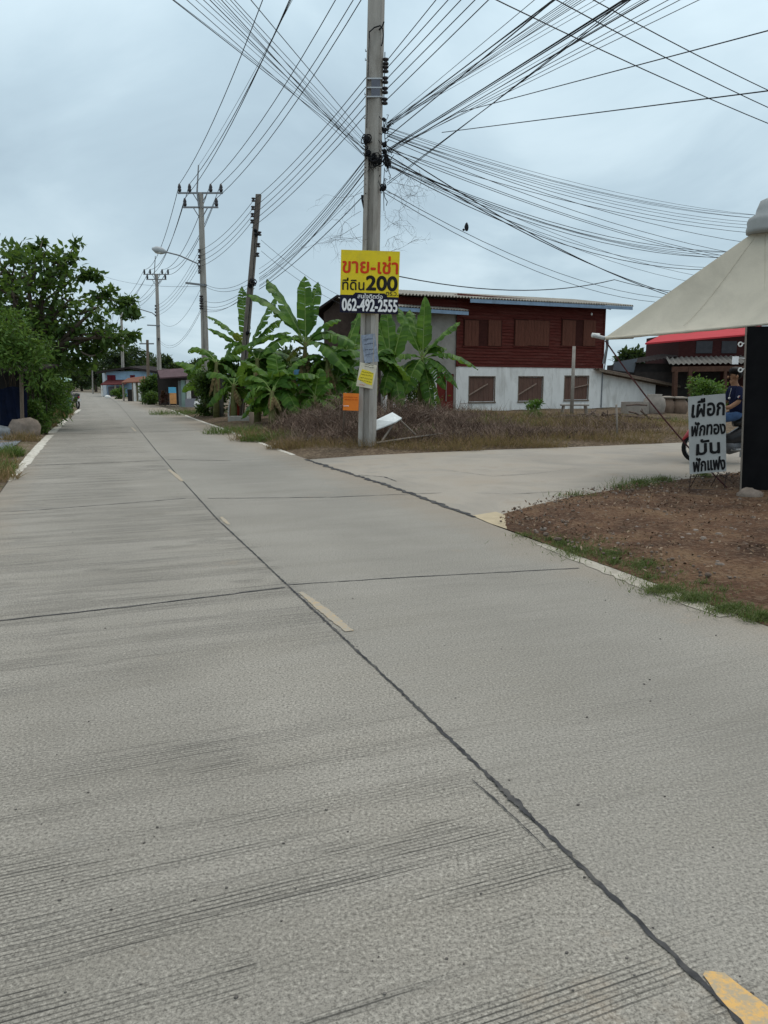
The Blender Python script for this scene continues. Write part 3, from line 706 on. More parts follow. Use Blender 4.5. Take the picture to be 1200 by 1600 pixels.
# --- three-tier poles down the road
def hv_pole(px, pyb, pytop, pyspike, Yd, xs_top, xs_low, zlow_py, label, lamp=None, groove=True, m=concrete_pole, cr=True):
    base = D(px, pyb, Yd); base.z = 0
    k = Yd
    top = D(px - (pyb - pytop) * .027, pytop, Yd); t = thing('power_pole', label, 'utility pole', base, 'power poles along the road')
    pole_shaft(base, top, .34, .2, m, t, groove)
    res = {}
    a = MB(); i_ = Parts()
    dz = lambda z: base + (top - base) * (z / top.z)
    zt, zl = top.z - .05, D(px, zlow_py, Yd).z
    for z, xs in ((zt, xs_top), (zl, xs_low)):
        c = dz(z)
        for sgn in (-1, 1):
            xx = [x for x in xs if x * sgn > 0]; e_ = max(abs(x) for x in xx) + .08
            a.beam(c + V((sgn * .08, -.14, 0)), c + V((sgn * e_, -.14, 0)), .08, .07)
            a.beam(c + V((sgn * .1, -.14, -.4)), c + V((sgn * .32, -.14, -.04)), .04, .04)
        for x in xs: p = c + V((x, -.14, .03)); ins_pin(i_, p, 1.25); res[(0 if z == zt else 1, x)] = p + V((0, 0, .36))
    a.build('crossarm', steel, t); i_.build('insulator', black_ins, t, smooth=True)
    s = MB(); s.tube([dz(zl) + V((-.06, -.17, 0)), dz(top.z) + V((-.13, -.17, 0)), D(px - (pyb - pytop) * .027 - 5 * 33 / Yd * .8, pyspike, Yd)], [.045, .04, .03], 6)
    s.build('spike', steel, t)
    return t, base, top, res, dz
YA = G(323, 647).y
poleA, Ab, At, Ares, Adz = hv_pole(323, 647, 301, 258, YA, (-.95, -.48, .5, .98), (-.72, .75), 325, 'tall clean concrete power pole with double crossarms behind the banana plants, nearest of its row')
YB = YA * 1.72
poleB, Bb, Bt, Bres, Bdz = hv_pole(250, 625, 428, 400, YB, (-.95, -.48, .5, .98), (-.72, .75), 437, 'concrete power pole with double crossarms rising behind the green bush by the porch')
YC = YA * 2.45
poleC, Cb, Ct, Cres, Cdz = hv_pole(193, 618, 478, 458, YC, (-.95, -.48, .5, .98), (-.72, .75), 487, 'power pole beside the blue house, its top half hidden by hanging leaves')
def hv_run(a, b, sag, lab, r=.013):
    ks = sorted(a); kb = sorted(b)
    for x, y in zip(ks, kb): cable(a[x], b[y], sag, r, cable_black, lab, 'high-voltage lines along the road')
hv_run(Ares, Bres, 1.0, 'black power line strung between the first and second crossarm poles', .015)
hv_run(Bres, Cres, .9, 'thin black power line strung between the second and third crossarm poles', .015)
ends = [D(146, 548, YA * 4.2) + V((i * .5, 0, 0)) for i in range(6)]
for k, e_ in zip(sorted(Cres), ends): cable(Cres[k], e_, 1.0, .015, cable_black, 'far power line running on from the third crossarm pole to the distant poles', 'high-voltage lines along the road')
hvA = [((0, -.95), (11.6, -1.15), 'outermost left'), ((0, -.48), (11.6, -.35), 'second from left'), ((1, -.72), (10.9, -.75), 'third from left'), ((0, .5), (11.6, .85), 'third from right'), ((0, .98), (11.6, 1.3), 'second from right'), ((1, .75), (10.9, 1.05), 'outermost right')]
for ka, kb, nm in hvA:
    cable(Ares[ka], p0arm[kb], .62, .0125, cable_black, nm + ' of six thick lines rising from the nearest crossarm pole', 'high-voltage lines to the main pole')
cable(D(311, 258, YA), p0(12.3), .3, .007, cable_grey, 'hair-thin earth wire rising from the spike of the nearest crossarm pole', 'high-voltage lines to the main pole')
# thick lines running off to the right
for (x0, y0), (x1, y1), nm in (((604, -85), (1200, 180), 'lowest'), ((690, -100), (1200, 155), 'middle'), ((690, -135), (1200, 128), 'topmost')):
    A = D(x0, y0, Y0); B = D(x1, y1, 26); cable(A, beyond(A, B, 1.6), .25, .0135, cable_black, nm + ' of the three thick lines crossing the upper right sky', 'high-voltage lines to the right')
# five-line run on spools, towards the viewer on the right and away to the left
tops = [681, 700, 720, 742, 763]; p2Y = G(372, 659).y
p2b = G(372, 659); p2t = D(404, 304, p2Y)
p2 = lambda z: p2b + (p2t - p2b) * (z / p2t.z)
names5 = ['topmost', 'second', 'middle', 'fourth', 'lowest']
Aend = [D(311, y, YA) for y in (392, 401, 409, 417, 425)]
for i in range(5):
    s = p0(zpix(lvY[i])) + V((.24, -.03, -.05)); d_ = ray(tops[i], 0); B = V((0, 0, CAM_H)) + d_ * ((s.z + .05 - CAM_H) / d_.z)
    cable(s, beyond(s, B, 9), .0, .0085, cable_black, names5[i] + ' of five parallel lines leaving the pole spools to the upper right', 'low-voltage lines', 4)
    s2 = D(573 - i * .6, 120 + i * 15, Y0 + .1); e2 = D(397 - i, [312, 325, 336, 346, 356][i], p2Y)
    cable(s2, e2, .16, .009, cable_black, names5[i] + ' of five parallel lines from the main pole down to the leaning pole', 'low-voltage lines')
    if i < 4: cable(e2, Aend[i], .25, .009, cable_black, names5[i] + ' of four lines between the leaning pole and the nearest crossarm pole', 'low-voltage lines')
    if i < 4: cable(Aend[i], D(243, 478 + i * 5, YB), .5, .009, cable_grey, names5[i] + ' of four thin lines between the first and second crossarm poles', 'low-voltage lines')
# bundles from the knot
random.seed(5)
def fan(starts, ends_, z, k, r, m, label, group, jit=3, Y=None, sag=0):
    for i, ((x0, y0), (x1, y1)) in enumerate(zip(starts, ends_)):
        s = D(x0 + random.uniform(-1, 1), y0 + random.uniform(-jit, jit), Y0 - .15)
        if Y is None:
            d_ = ray(x1, y1); B = V((0, 0, CAM_H)) + d_ * ((z + random.uniform(-.1, .1) - CAM_H) / d_.z)
        else: B = D(x1, y1, Y)
        cable(s, beyond(s, B, k), sag if sag == 0 else sag * random.uniform(.8, 1.3), r if isinstance(r, float) else random.choice(r), m, label if isinstance(label, str) else label[i], group)
ex = [270, 272, 292, 306, 318, 328, 334, 340, 346, 352, 360, 366, 392]
fan([(574, y) for y in (236, 232, 246, 240, 238, 244, 236, 242, 246, 230, 240, 222, 216)], [(x, 0) for x in ex], 5.55, 6, [.003, .004, .005], cable_black, 'thin telephone cable fanning from the pole knot to the upper left', 'telephone cables to the upper left', 3)
fan([(604, 196)] * 10, [(x, 0) for x in (835, 868, 886, 892, 897, 902, 908, 914, 930, 945)], 6.1, 6, [.0035, .0045], cable_grey, 'thin telephone cable rising from the pole to the upper right', 'telephone cables to the upper right', 4)
fan([(604, 197), (602, 218)], [(864, 0), (866, 0)], 6.1, 6, .009, cable_black, ['thick black cable crossing the fan to the upper right, upper one of a close pair', 'thick black cable crossing the fan to the upper right, lower one of a close pair'], 'thick cables to the upper right', 1)
fan([(603, 237)] * 4 + [(604, 290), (604, 285)], [(973, 0), (976, 0), (980, 0), (982, 0), (978, 0), (985, 0)], 5.9, 6, [.006, .007], cable_black, 'black cable in the tight bunch sweeping up to the right', 'bunched cables to the upper right', 2)
fan([(604, 238)] * 7, [(x, 0) for x in (1002, 1008, 1014, 1044, 1062, 1092, 1012)], 5.7, 6, [.0035, .0045], cable_grey, 'lower thin cable rising from the knot to the upper right', 'lower telephone cables to the upper right', 4)
fan([(690, 207), (716, 176)], [(1200, 142), (1200, 48)], 7, 1.4, .0075, cable_black, ['single cable crossing the right sky, lower of two gently rising', 'single cable crossing the right sky, upper of two gently rising'], 'single rising cables', 0, Y=9.0)
# right and slightly down: three sheaves towards the tent
fan([(605, y) for y in (198, 200, 203, 206, 208, 210, 212)], [(1185, y) for y in (318, 322, 326, 330, 334, 338, 326)], 0, 1.25, [.0045, .0055, .0065], cable_grey, 'thin cable in the upper sheaf running right towards the tent peak', 'upper sheaf to the right', 3, Y=24, sag=.45)
fan([(606, y) for y in (215, 220, 228, 232, 238)], [(1180, 366), (1160, 384), (1150, 390), (1190, 350), (1140, 396)], 0, 1.25, [.005, .007], cable_grey, 'thin cable in the middle sheaf running right behind the tent peak', 'middle sheaf to the right', 3, Y=24, sag=.35)
fan([(606, y) for y in (252, 254, 256, 258, 255, 253, 257)], [(1170, 362), (1160, 372), (1150, 382), (1145, 376), (1130, 390), (1165, 368), (1120, 392)], 0, 1.25, [.006, .0075, .009], cable_black, 'dark cable in the bunched lower sheaf running right from the knot', 'lower sheaf to the right', 2, Y=24, sag=.75)
fan([(606, 250), (606, 246)], [(1080, 420), (1085, 412)], 0, 1.3, .0055, cable_grey, 'lone thin cable dropping below the sheaves on the right', 'lone cables to the right', 1, Y=25, sag=.5)
fan([(604, 226), (604, 240)], [(1052, 452), (1048, 448)], 0, 1.2, .012, cable_black, 'heavy cable dropping steeply from the pole to behind the canopy', 'heavy cables dropping right', 2, Y=26, sag=.35)
kx = [(600, 296), (600, 300)]
fan(kx, [(1040, 449), (1044, 454)], 0, 1.2, .007, cable_black, 'lowest pair of drop cables joined by a dark splice', 'low drop cables', 1, Y=26, sag=.55)
sp3 = D(729, 355, Y0 + 2.5); b = MB(); b.ball(sp3, .05, .05, .1, 8, 6, .2, 3); b.ball(sp3 + V((-.07, 0, -.06)), .03, .03, .03, 6, 5)
tag(b.build('cable_splice', cable_black, None, origin=sp3), 'dark splice clamp hanging on the low drop cables right of the pole', 'cable splice')
A = D(624, 432, Y0); cable(A, D(960, 437, 24), .30, .012, cable_black, 'slack cable sagging from behind the yellow sign to the right', 'slack cables'); cable(D(960, 437, 24), D(1060, 456, 26), .05, .010, cable_black, 'end of the slack cable meeting the heavy drop cables', 'slack cables')
# to the leaning pole: lower fan on the left
fan([(571, y) for y in (248, 250, 254, 258, 262, 268, 272, 280, 285, 300)], [(405, y) for y in (420, 428, 434, 438, 440, 446, 448, 440, 436, 452)], 0, 1.0, [.005, .007, .010], cable_black, 'telephone cable from the pole knot down to the leaning pole', 'telephone cables to the leaning pole', 3, Y=p2Y - .2, sag=.18)
for i, (ya, yb) in enumerate(((440, 470), (444, 478), (450, 482), (446, 486), (438, 446), (430, 443))):
    cable(D(398, ya, p2Y), D(318, yb, YA), .35, .008, cable_black, 'telephone cable between the leaning pole and the nearest crossarm pole', 'telephone cables between poles')
for i, (ya, yb) in enumerate(((478, 530), (482, 533), (446, 500))):
    cable(D(316, ya, YA), D(248, yb, YB), 1.1, .008, cable_grey, 'slack telephone cable between the first and second crossarm poles', 'telephone cables between poles')
cable(D(408, 375, p2Y), D(548, 470, 34), .2, .007, cable_grey, 'upper service wire from the leaning pole down to the brown gable roof', 'service wires')
cable(D(408, 392, p2Y), D(545, 480, 34), .2, .007, cable_grey, 'lower service wire from the leaning pole down to the brown gable roof', 'service wires')
cable(D(160, 431, YB), D(320, 447, YA), .3, .008, cable_grey, 'thin wire crossing from the left trees to the nearest crossarm pole', 'service wires')

# --- leaning pole
t = thing('leaning_pole', 'weathered dark concrete pole leaning right among the banana leaves', 'utility pole', p2b)
pole_shaft(p2b, p2t, .25, .19, old_concrete, t, False)
i_ = Parts()
for py in (312, 325, 336, 346): c = D(397.5 - (py - 312) * .06, py, p2Y - .1); spool(i_, c + V((-.04, 0, 0)), 1.4)
for py in (365, 383, 398): c = D(405.5 - (py - 365) * .1, py, p2Y - .1); spool(i_, c, 1.5)
i_.build('insulator', black_ins, t, smooth=True)
k = MB(); random.seed(9)
for px, py, r in ((401, 366, .12), (395, 441, .16), (390, 446, .1), (387, 520, .1), (399, 360, .08)):
    c = D(px, py, p2Y - .14)
    for _ in range(8):
        n = V((random.gauss(0, 1), random.gauss(0, .5), random.gauss(0, 1))).normalized(); u = n.orthogonal().normalized(); v2 = n.cross(u); rr = r * random.uniform(.5, 1)
        k.tube([c + (u * math.cos(a) + v2 * math.sin(a)) * rr for a in np.linspace(0, 6.283, 9)], .014, 4, False)
k.tube([D(399, 360, p2Y - .13), D(396, 420, p2Y - .14), D(388, 500, p2Y - .14), D(382, 570, p2Y - .14)], .012, 4)
k.build('cable_knot', cable_black, t)
c = G(377, 662); fb = MB(); fb.box(c.x - .42, c.x + .42, c.y - .35, c.y + .3, -.05, .28); 
tag(fb.build('concrete_block', mat('block_concrete', (.33, .32, .29), .2, 6, .95, .2, dirt=(.15, .14, .12)), None, origin=c), 'square grey concrete footing at the base of the leaning pole', 'concrete block')

# --- lamps on arms
def lamp(polez, head, reach_pts, label, s=1.0):
    t = thing('street_lamp', label, 'street lamp', polez, 'street lamps on the power poles')
    a = MB(); a.tube([polez] + reach_pts, .032 * s, 6); a.build('arm', steel, t)
    h = MB(); d = (V(head) - V(reach_pts[-1])).normalized()
    c = V(head); pts = [V(reach_pts[-1]), c + d * -.1, c, c + d * .25, c + d * .42]; h.tube(pts, [.05, .12, .16, .15, .04], 10); h.build('lamp_head', mat('lamp_grey', (.42, .44, .45), .1, 10, .5, 0), t, smooth=True)
    l = MB(); l.ball(c + V((0, 0, -.09)) + d * .1, .2, .12, .07, 10, 6); l.build('lens', mat('lamp_lens', (.7, .72, .7), .05, 10, .3, 0), t, smooth=True)
lamp(D(312, 425, YA - .2), D(252, 392, YA - 1.2), [D(309, 412, YA - .3), D(300, 408, YA - .4), D(280, 399, YA - .8), D(260, 394, YA - 1.1)], 'curved-arm street lamp reaching left from the nearest crossarm pole')
lamp(D(243, 493, YB - .2), D(210, 479, YB - 1.5), [D(238, 489, YB - .4), D(225, 485, YB - .9), D(216, 482, YB - 1.2)], 'small street lamp arm on the second crossarm pole', 1.2)
# fittings on A and B
for P_, dz, Yd, ys, xm, bar in ((poleA, Adz, YA, (392, 401, 409, 417, 425), 311.5, ((290, 442), (323, 446))), (poleB, Bdz, YB, (478, 483, 488, 493), 243, ((230, 508), (250, 509)))):
    i_ = Parts()
    for y in ys: spool(i_, D(xm, y, Yd - .1), 1.5)
    for y in ((465, 472, 480) if P_ is poleA else (530,)): spool(i_, D(xm + (3 if P_ is poleA else 5), y, Yd - .1), 1.9)
    i_.build('insulator', black_ins, P_, smooth=True)
    a = MB(); a.beam(D(*bar[0], Yd - .15), D(*bar[1], Yd - .15), .09, .09); a.build('side_arm', steel, P_)

# --- plain poles further off
def plain_pole(px, pyb, pyt, Yd, label, r=.13, m=far_concrete):
    b0 = D(px, pyb, Yd); b0.z = 0; tp = D(px - (pyb - pyt) * .02, pyt, Yd); t = thing('distant_pole', label, 'utility pole', b0, 'distant poles')
    b = MB(); b.tube([b0, tp], [r, r * .75], 8); b.build('shaft', m, t)
    a = MB(); z = tp.z - .3; a.beam(V((b0.x - .5, b0.y, z)), V((tp.x + .5, b0.y, z)), .1, .1); a.build('crossarm', steel, t)
plain_pole(232, 620, 531, 62, 'dark slim wooden pole between the blue house and the second crossarm pole', .14, old_wood)
plain_pole(168, 612, 536, 125, 'pale pole above the left end of the blue house roof, tallest of three')
plain_pole(163, 612, 543, 135, 'pale pole above the left end of the blue house roof, leftmost of three')
plain_pole(176, 612, 549, 130, 'pale pole above the blue house roof, rightmost of three')
plain_pole(145, 611, 572, 118, 'short pale pole where the road disappears into the trees')
plain_pole(128, 609, 582, 170, 'tiny far pole at the bend of the road', .16)

# --- dead creeper on the main pole
random.seed(33); b = MB()
def twig(p, d, ln, r, depth):
    pts = [p]; q_ = V(p); dd = V(d)
    for _ in range(4):
        dd = (dd + V((random.gauss(0, .35), random.gauss(0, .25), random.gauss(0, .3)))).normalized(); q_ = q_ + dd * ln / 4; pts.append(V(q_))
    b.tube(pts, [r, r * .9, r * .7, r * .6, r * .4], 3, False)
    if depth:
        for k in range(4): twig(pts[random.randint(1, 4)], (dd + V((random.gauss(0, .9), random.gauss(0, .4), random.gauss(0, .8)))).normalized(), ln * .55, r * .65, depth - 1)
for px, py, dx, dz_ in ((605, 262, 1, -.1), (608, 285, 1, 0), (605, 300, .8, -.5), (602, 330, .5, -.8), (602, 385, .7, .6), (604, 395, .8, .2), (600, 360, .6, .3), (566, 300, -.8, -.4), (564, 330, -.7, -.3), (562, 350, -.6, -.6), (566, 370, -.8, .4), (565, 380, -.7, .1), (606, 275, 1, -.5), (640, 262, .3, -1), (655, 266, .2, -1), (625, 258, .3, -1)):
    twig(D(px, py, Y0 - .1), (dx, -.1, dz_), random.uniform(.5, .95), .0042, 2)
tag(b.build('dead_creeper', mat('dead_twig', (.09, .075, .07), .3, 20, 1, 0), None, origin=p0(4)), 'wispy dead creeper twigs clinging to the pole above the yellow sign', 'creeper')

# ================================================================== SIGNS
def text_mesh(body):
    c = bpy.data.curves.new('lettering_curve', 'FONT'); c.body = body; c.size = 1; c.resolution_u = 6
    o = bpy.data.objects.new('lettering_tmp', c); COL.objects.link(o)
    dg = bpy.context.evaluated_depsgraph_get(); dg.update()
    me = bpy.data.meshes.new_from_object(o.evaluated_get(dg))
    vs = [v.co.copy() for v in me.vertices]; fs = [tuple(p.vertices) for p in me.polygons]
    bpy.data.objects.remove(o); bpy.data.curves.remove(c); bpy.data.meshes.remove(me)
    return vs, fs
def lettering(body, x0, x1, y0, y1, fr, m, parent, bold=0.0, skew=0.0, lift=.004, wob=None, name='lettering'):
    """words fitted to the box x0..x1, y0..y1 (metres) of a board frame fr = (centre, right, up, out)"""
    vs, fs = text_mesh(body); C, U, W, Nn = fr
    xa, xb = min(v.x for v in vs), max(v.x for v in vs); ya, yb = min(v.y for v in vs), max(v.y for v in vs)
    b = MB(); sh = [(0, 0)]
    if bold:
        for rr in (1.0, .55): sh += [(bold * rr * math.cos(a), bold * rr * math.sin(a)) for a in np.linspace(0, 6.283, 13)[:-1]]
    for i, (dx, dy) in enumerate(sh):
        P_ = []
        for v in vs:
            x = x0 + bold + (v.x - xa) / (xb - xa) * (x1 - x0 - 2 * bold) + dx; y = y0 + bold + (v.y - ya) / (yb - ya) * (y1 - y0 - 2 * bold) + dy
            x += skew * (y - y0)
            if wob: x += wob * math.sin(y * 23 + x * 5); y += wob * math.sin(x * 17 + 1)
            P_.append(C + U * x + W * y + Nn * (lift + i * .00025))
        b.add(P_, fs)
    return b.build(name, m, parent)
def board_frame(tl, tr, bl, Yd, Yr=None):
    a, b_, c = D(*tl, Yd), D(*tr, Yr or Yd), D(*bl, Yd)
    U = (b_ - a).normalized(); W = (a - c); W = (W - U * W.dot(U)).normalized(); Nn = U.cross(W)
    if Nn.y > 0: Nn = -Nn
    wd = (b_ - a).length; h = (a - c).length
    return (a + U * wd / 2 - W * h / 2, U, W, Nn), wd, h
def board(fr, wd, h, th, m, parent, name='panel', sink=0.0):
    C, U, W, Nn = fr; b = MB(); b.prism([C + U * sx * wd / 2 + W * sy * h / 2 - Nn * sink for sx, sy in ((-1, -1), (1, -1), (1, 1), (-1, 1))], -Nn * th); return b.build(name, m, parent)
flat = lambda n, c, r=.6: mat(n, c, .09, 5, r, .03, dirt=tuple(x * .72 + .03 for x in c), dirt_scale=4, dirt_amt=.55)
# -- big sale sign
fr, W_, H_ = board_frame((533, 390), (625, 393), (534, 488.5), Y0 - .24)
sg = thing('sale_sign', 'yellow and black land for sale or rent sign fixed high on the pole', 'sign', fr[0])
board(fr, W_, H_, .012, flat('sign_yellow', (.78, .60, .03)), sg)
kx_, ky_ = W_ / 92, H_ / 98.5
def bx_(x0, x1, y0, y1): return (x0 - 46) * kx_, (x1 - 46) * kx_, (49.25 - y1) * ky_, (49.25 - y0) * ky_
C, U, Wv, Nn = fr; b = MB()
poly = [(0, 70), (20, 70), (22.5, 67.5), (23.5, 66), (70, 66), (73, 69), (74.5, 71.5), (92, 71.5), (92, 98.5), (0, 98.5)]
b.prism([C + U * ((x - 46) * kx_) + Wv * ((49.25 - y) * ky_) + Nn * .003 for x, y in poly], -Nn * .002)
b.build('phone_band', flat('sign_navy', (.012, .012, .028)), sg)
red = flat('sign_red', (.66, .055, .015)); blk = flat('sign_black', (.018, .017, .015)); wht = flat('sign_white', (.82, .82, .82))
lettering('ขาย-เช่า', *bx_(2.5, 90, 8, 36), fr, red, sg, .008)
lettering('ที่ดิน', *bx_(3, 38, 43, 62.5), fr, blk, sg, .004)
lettering('200', *bx_(40, 90, 38.5, 62.5), fr, blk, sg, .014)
lettering('ตร.ว.', *bx_(72, 91, 63.5, 69.5), fr, blk, sg, .001)
lettering('สนใจติดต่อ', *bx_(27.5, 67, 66.8, 75), fr, wht, sg, .002, lift=.005)
lettering('062-492-2555', *bx_(3, 91, 75.5, 95.5), fr, wht, sg, .009, lift=.005)
b = MB()
for py in (405, 452): 
    c_ = D(580, py, Y0); b.tube([c_ + V((math.cos(a) * .2, math.sin(a) * .22, 0)) for a in np.linspace(0, 6.283, 17)], .004, 4, False)
b.build('tie_wire', steel, sg)
# -- faded notice plate
fr, W_, H_ = board_frame((564, 524), (586, 521), (565, 568), Y0 - .19)
t = thing('notice_plate', 'faded blue grey notice wrapped on the pole below the big sign', 'notice', fr[0])
board(fr, W_, H_, .012, mat('faded_blue', (.26, .30, .37), .35, 14, .8, .1, dirt=(.12, .14, .18), dirt_scale=9), t)
random.seed(4)
def scribbles(fr, rows, x0, x1, m, parent, th=.006, lift=.004, name='printing', amp=.011):
    """worn, unreadable lines of print"""
    C, U, W, Nn = fr; b = MB()
    for y in rows:
        x = x0
        while x < x1 - .01:
            l_ = random.uniform(.012, .035); pts = []
            for k in range(5): pts.append(C + U * min(x1, x + l_ * k / 4) + W * (y + random.uniform(-amp, amp)) + Nn * lift)
            b.tube(pts, th / 2, 4); x += l_ + .012
    return b.build(name, m, parent)
scribbles(fr, [-.12, -.02, .1, .2], -W_ * .35, W_ * .3, flat('print_dark', (.07, .08, .12)), t, .01)
# -- yellow poster
fr, W_, H_ = board_frame((563, 566), (589, 571), (557, 603), Y0 - .21)
t = thing('poster', 'crooked yellow and white paper poster tied round the pole', 'poster', fr[0])
board(fr, W_, H_, .006, mat('poster_paper', (.62, .58, .47), .12, 12, .9, .1, dirt=(.35, .3, .22)), t, 'paper')
C, U, Wv, Nn = fr; b = MB()
b.prism([C + U * x * W_ + Wv * y * H_ + Nn * .003 for x, y in ((-.46, -.22), (.1, -.34), (.42, -.36), (.40, .15), (.1, .21), (-.32, .24))], -Nn * .002); b.build('yellow_field', flat('poster_yellow', (.74, .60, .05)), t)
scribbles(fr, [-.12, -.06, .01, .07], -W_ * .32, W_ * .35, blk, t, .007, .005)
scribbles(fr, [.19, .235], -W_ * .2, W_ * .35, blk, t, .007, .005); scribbles(fr, [-.21], -W_ * .3, W_ * .0, red, t, .008, .005)
# -- orange sign on a stake
fr, W_, H_ = board_frame((536.5, 614), (561, 615), (537, 641), Y0 - .3)
t = thing('stake_sign', 'small orange sign on a thin wooden stake left of the pole', 'sign', G(536, 697))
board(fr, W_, H_, .015, flat('sign_orange', (.72, .20, .03)), t)
scribbles(fr, [.1, .05], -W_ * .42, W_ * .42, flat('print_red', (.5, .09, .02)), t, .01)
scribbles(fr, [-.09], -W_ * .45, -W_ * .1, wht, t, .02, .004, amp=.004)
b = MB(); b.beam(G(535, 697), D(540, 614, Y0 - .27), .035, .025); b.build('stake', grey_wood, t)
# -- fallen white board
cF = G(620, 693); t = thing('fallen_board', 'fallen white board tilted on broken sticks in the dry brush', 'board', cF)
q4 = [D(588, 671, Y0 + .1), D(618, 659, Y0 + .1), D(628, 653, Y0 + .45), D(613, 644, Y0 + .55), D(588, 656, Y0 + .3)]
b = MB(); b.prism(q4, (0, .01, -.025)); b.build('panel', mat('dirty_white_board', (.66, .7, .7), .1, 9, .7, .05, dirt=(.35, .38, .36), dirt_amt=.5), t)
b = MB(); b.tube([D(624, 655, Y0 + .4), D(650, 680, Y0 + .6)], .018, 6); b.tube([D(615, 662, Y0 + .3), D(596, 690, Y0)], .022, 6); b.tube([D(588, 692, Y0 - .1), D(640, 684, Y0 + .3), D(692, 677, Y0 + .9)], [.025, .02, .012], 6); b.build('stick', grey_wood, t)
# stones
def rock(px, py, rx, ry, rz, m, label, cat='stone', seed=1, name='rock'):
    c = G(px, py); b = MB(); b.ball(c + V((0, 0, rz * .45)), rx, ry, rz, 20, 14, .16, seed); return tag(b.build(name, m, None, True, c), label, cat)
pale_stone = mat('pale_stone', (.40, .37, .33), .25, 6, .95, .5)
rock(485, 697, .20, .17, .16, pale_stone, 'pale grey stone on the dry grass left of the pole', seed=5)
brown_stone = mat('brown_stone', (.21, .17, .14), .35, 5, .95, .6, dirt=(.12, .11, .08)); grey_stone = mat('grey_stone', (.24, .25, .26), .3, 5, .95, .6, dirt=(.1, .11, .1))
rock(38, 682, .40, .36, .36, brown_stone, 'rounded brown boulder nearest the road edge on the left', 'boulder', 11, 'boulder')
rock(-2, 683, .46, .4, .24, grey_stone, 'low grey boulder cut by the left frame edge', 'boulder', 14, 'boulder')
# pointed grey heap
c = G(9, 671); b = MB(); b.ball(c + V((0, 0, .15)), .62, .6, .62, 18, 12, .14, 21)
for i, v in enumerate(b.v):
    k = max(0, (v[2] - c.z - .15)); b.v[i] = (c.x + (v[0] - c.x) * (1 - k * .75), c.y + (v[1] - c.y) * (1 - k * .75), v[2])
tag(b.build('gravel_heap', mat('heap_grey', (.2, .21, .215), .35, 14, 1, .6), None, True, c), 'pointed grey heap of grit in front of the dark shelter', 'gravel heap')

# posts near the leaning pole
def post(px, pyb, pyt, r, m, label, lean=0):
    c = G(px, pyb); tp = D(px + lean, pyt, c.y); b = MB(); b.tube([c - V((0, 0, .1)), c.lerp(tp, .5), tp], [r, r * .95, r * .9], 8); return tag(b.build('short_post', m, None, True, c), label, 'post')
post(393, 672, 644, .085, old_wood, 'short dark stump post right of the leaning pole footing')
post(334, 652, 624, .09, grey_wood, 'short pale post left of the banana clump by the road')
post(346, 655, 590, .10, mat('mossy_post', (.13, .13, .11), .3, 6, .95, .2), 'tall mossy grey post under the banana leaves near the road')
c = G(350, 661); t = thing('red_sheet', 'faded red sheet with curved white edge leaning by the leaning pole', 'panel', c)
Yp = c.y + .4; cv = [(360, 665), (357.5, 650), (358, 636), (361, 622), (366, 612)]; b = MB()
top_ = [(360, 594), (371, 594)]; outl = cv + [(366, 600)] + top_ + [(374, 640), (373, 665)]
b.prism([D(x, y, Yp) for x, y in outl], (0, .05, 0)); b.build('sheet', mat('faded_red', (.26, .045, .03), .25, 5, .7, .1), t)
b = MB(); b.tube([D(x - .4, y, Yp - .02) for x, y in cv], .035, 6); b.build('edge_trim', white_paint, t)
post(965, 690, 632, .028, grey_wood, 'thin bare stake standing in the weeds before the white wall', -2)

# ================================================================== HOUSE
Hp1, Hp2 = G(712, 645.5), G(938, 640); ex = (Hp2 - Hp1).normalized(); nin = V((-ex.y, ex.x, 0))     # nin points away from the viewer
HM = Matrix(((ex.x, nin.x, 0, Hp1.x), (ex.y, nin.y, 0, Hp1.y), (0, 0, 1, 0), (0, 0, 0, 1)))
def fs_(px, py, off=0.0):
    """photo point on the facade plane (off metres in front) -> (s, z)"""
    d = ray(px, py); o = V((0, 0, CAM_H)); nn = -nin; p0_ = Hp1 + nn * off
    t = (p0_ - o).dot(nn) / d.dot(nn); p = o + d * t; return (p - Hp1).dot(ex), p.z
house = thing('house', 'two-storey house with red timber upper floor above white walls', 'house', Hp1)
SL = fs_(938, 640)[0]; zf = fs_(820, 574)[1]; ze = fs_(870, 476, .6)[1]
wallm = mat('white_render', (.74, .73, .70), .07, 2.5, .9, .1, dirt=(.33, .31, .27), dirt_scale=1.1, dirt_amt=.5, stretch=(1.4, 1.4, .5))
redwood = mat('red_timber', (.085, .0165, .012), .4, 6, .75, .2, stretch=(.5, .5, 6), dirt=(.125, .045, .035), dirt_scale=1.6, dirt_amt=.75)
shutm = mat('brown_shutter', (.115, .044, .03), .4, 7, .85, .25, stretch=(6, 6, .35), dirt=(.07, .03, .02), dirt_scale=2)
boardm = mat('weathered_board', (.135, .078, .06), .4, 7, .9, .3, stretch=(6, 6, .35), dirt=(.09, .06, .05), dirt_scale=2)
bluetrim = mat('pale_blue_trim', (.22, .31, .42), .15, 5, .7, .05, dirt=(.16, .2, .25))
roofm = mat('asbestos_roof', (.36, .335, .29), .2, 2, .95, .2, dirt=(.12, .11, .1), dirt_scale=1.5, dirt_amt=.7)
DEP = 7.0; ZT = ze + .15
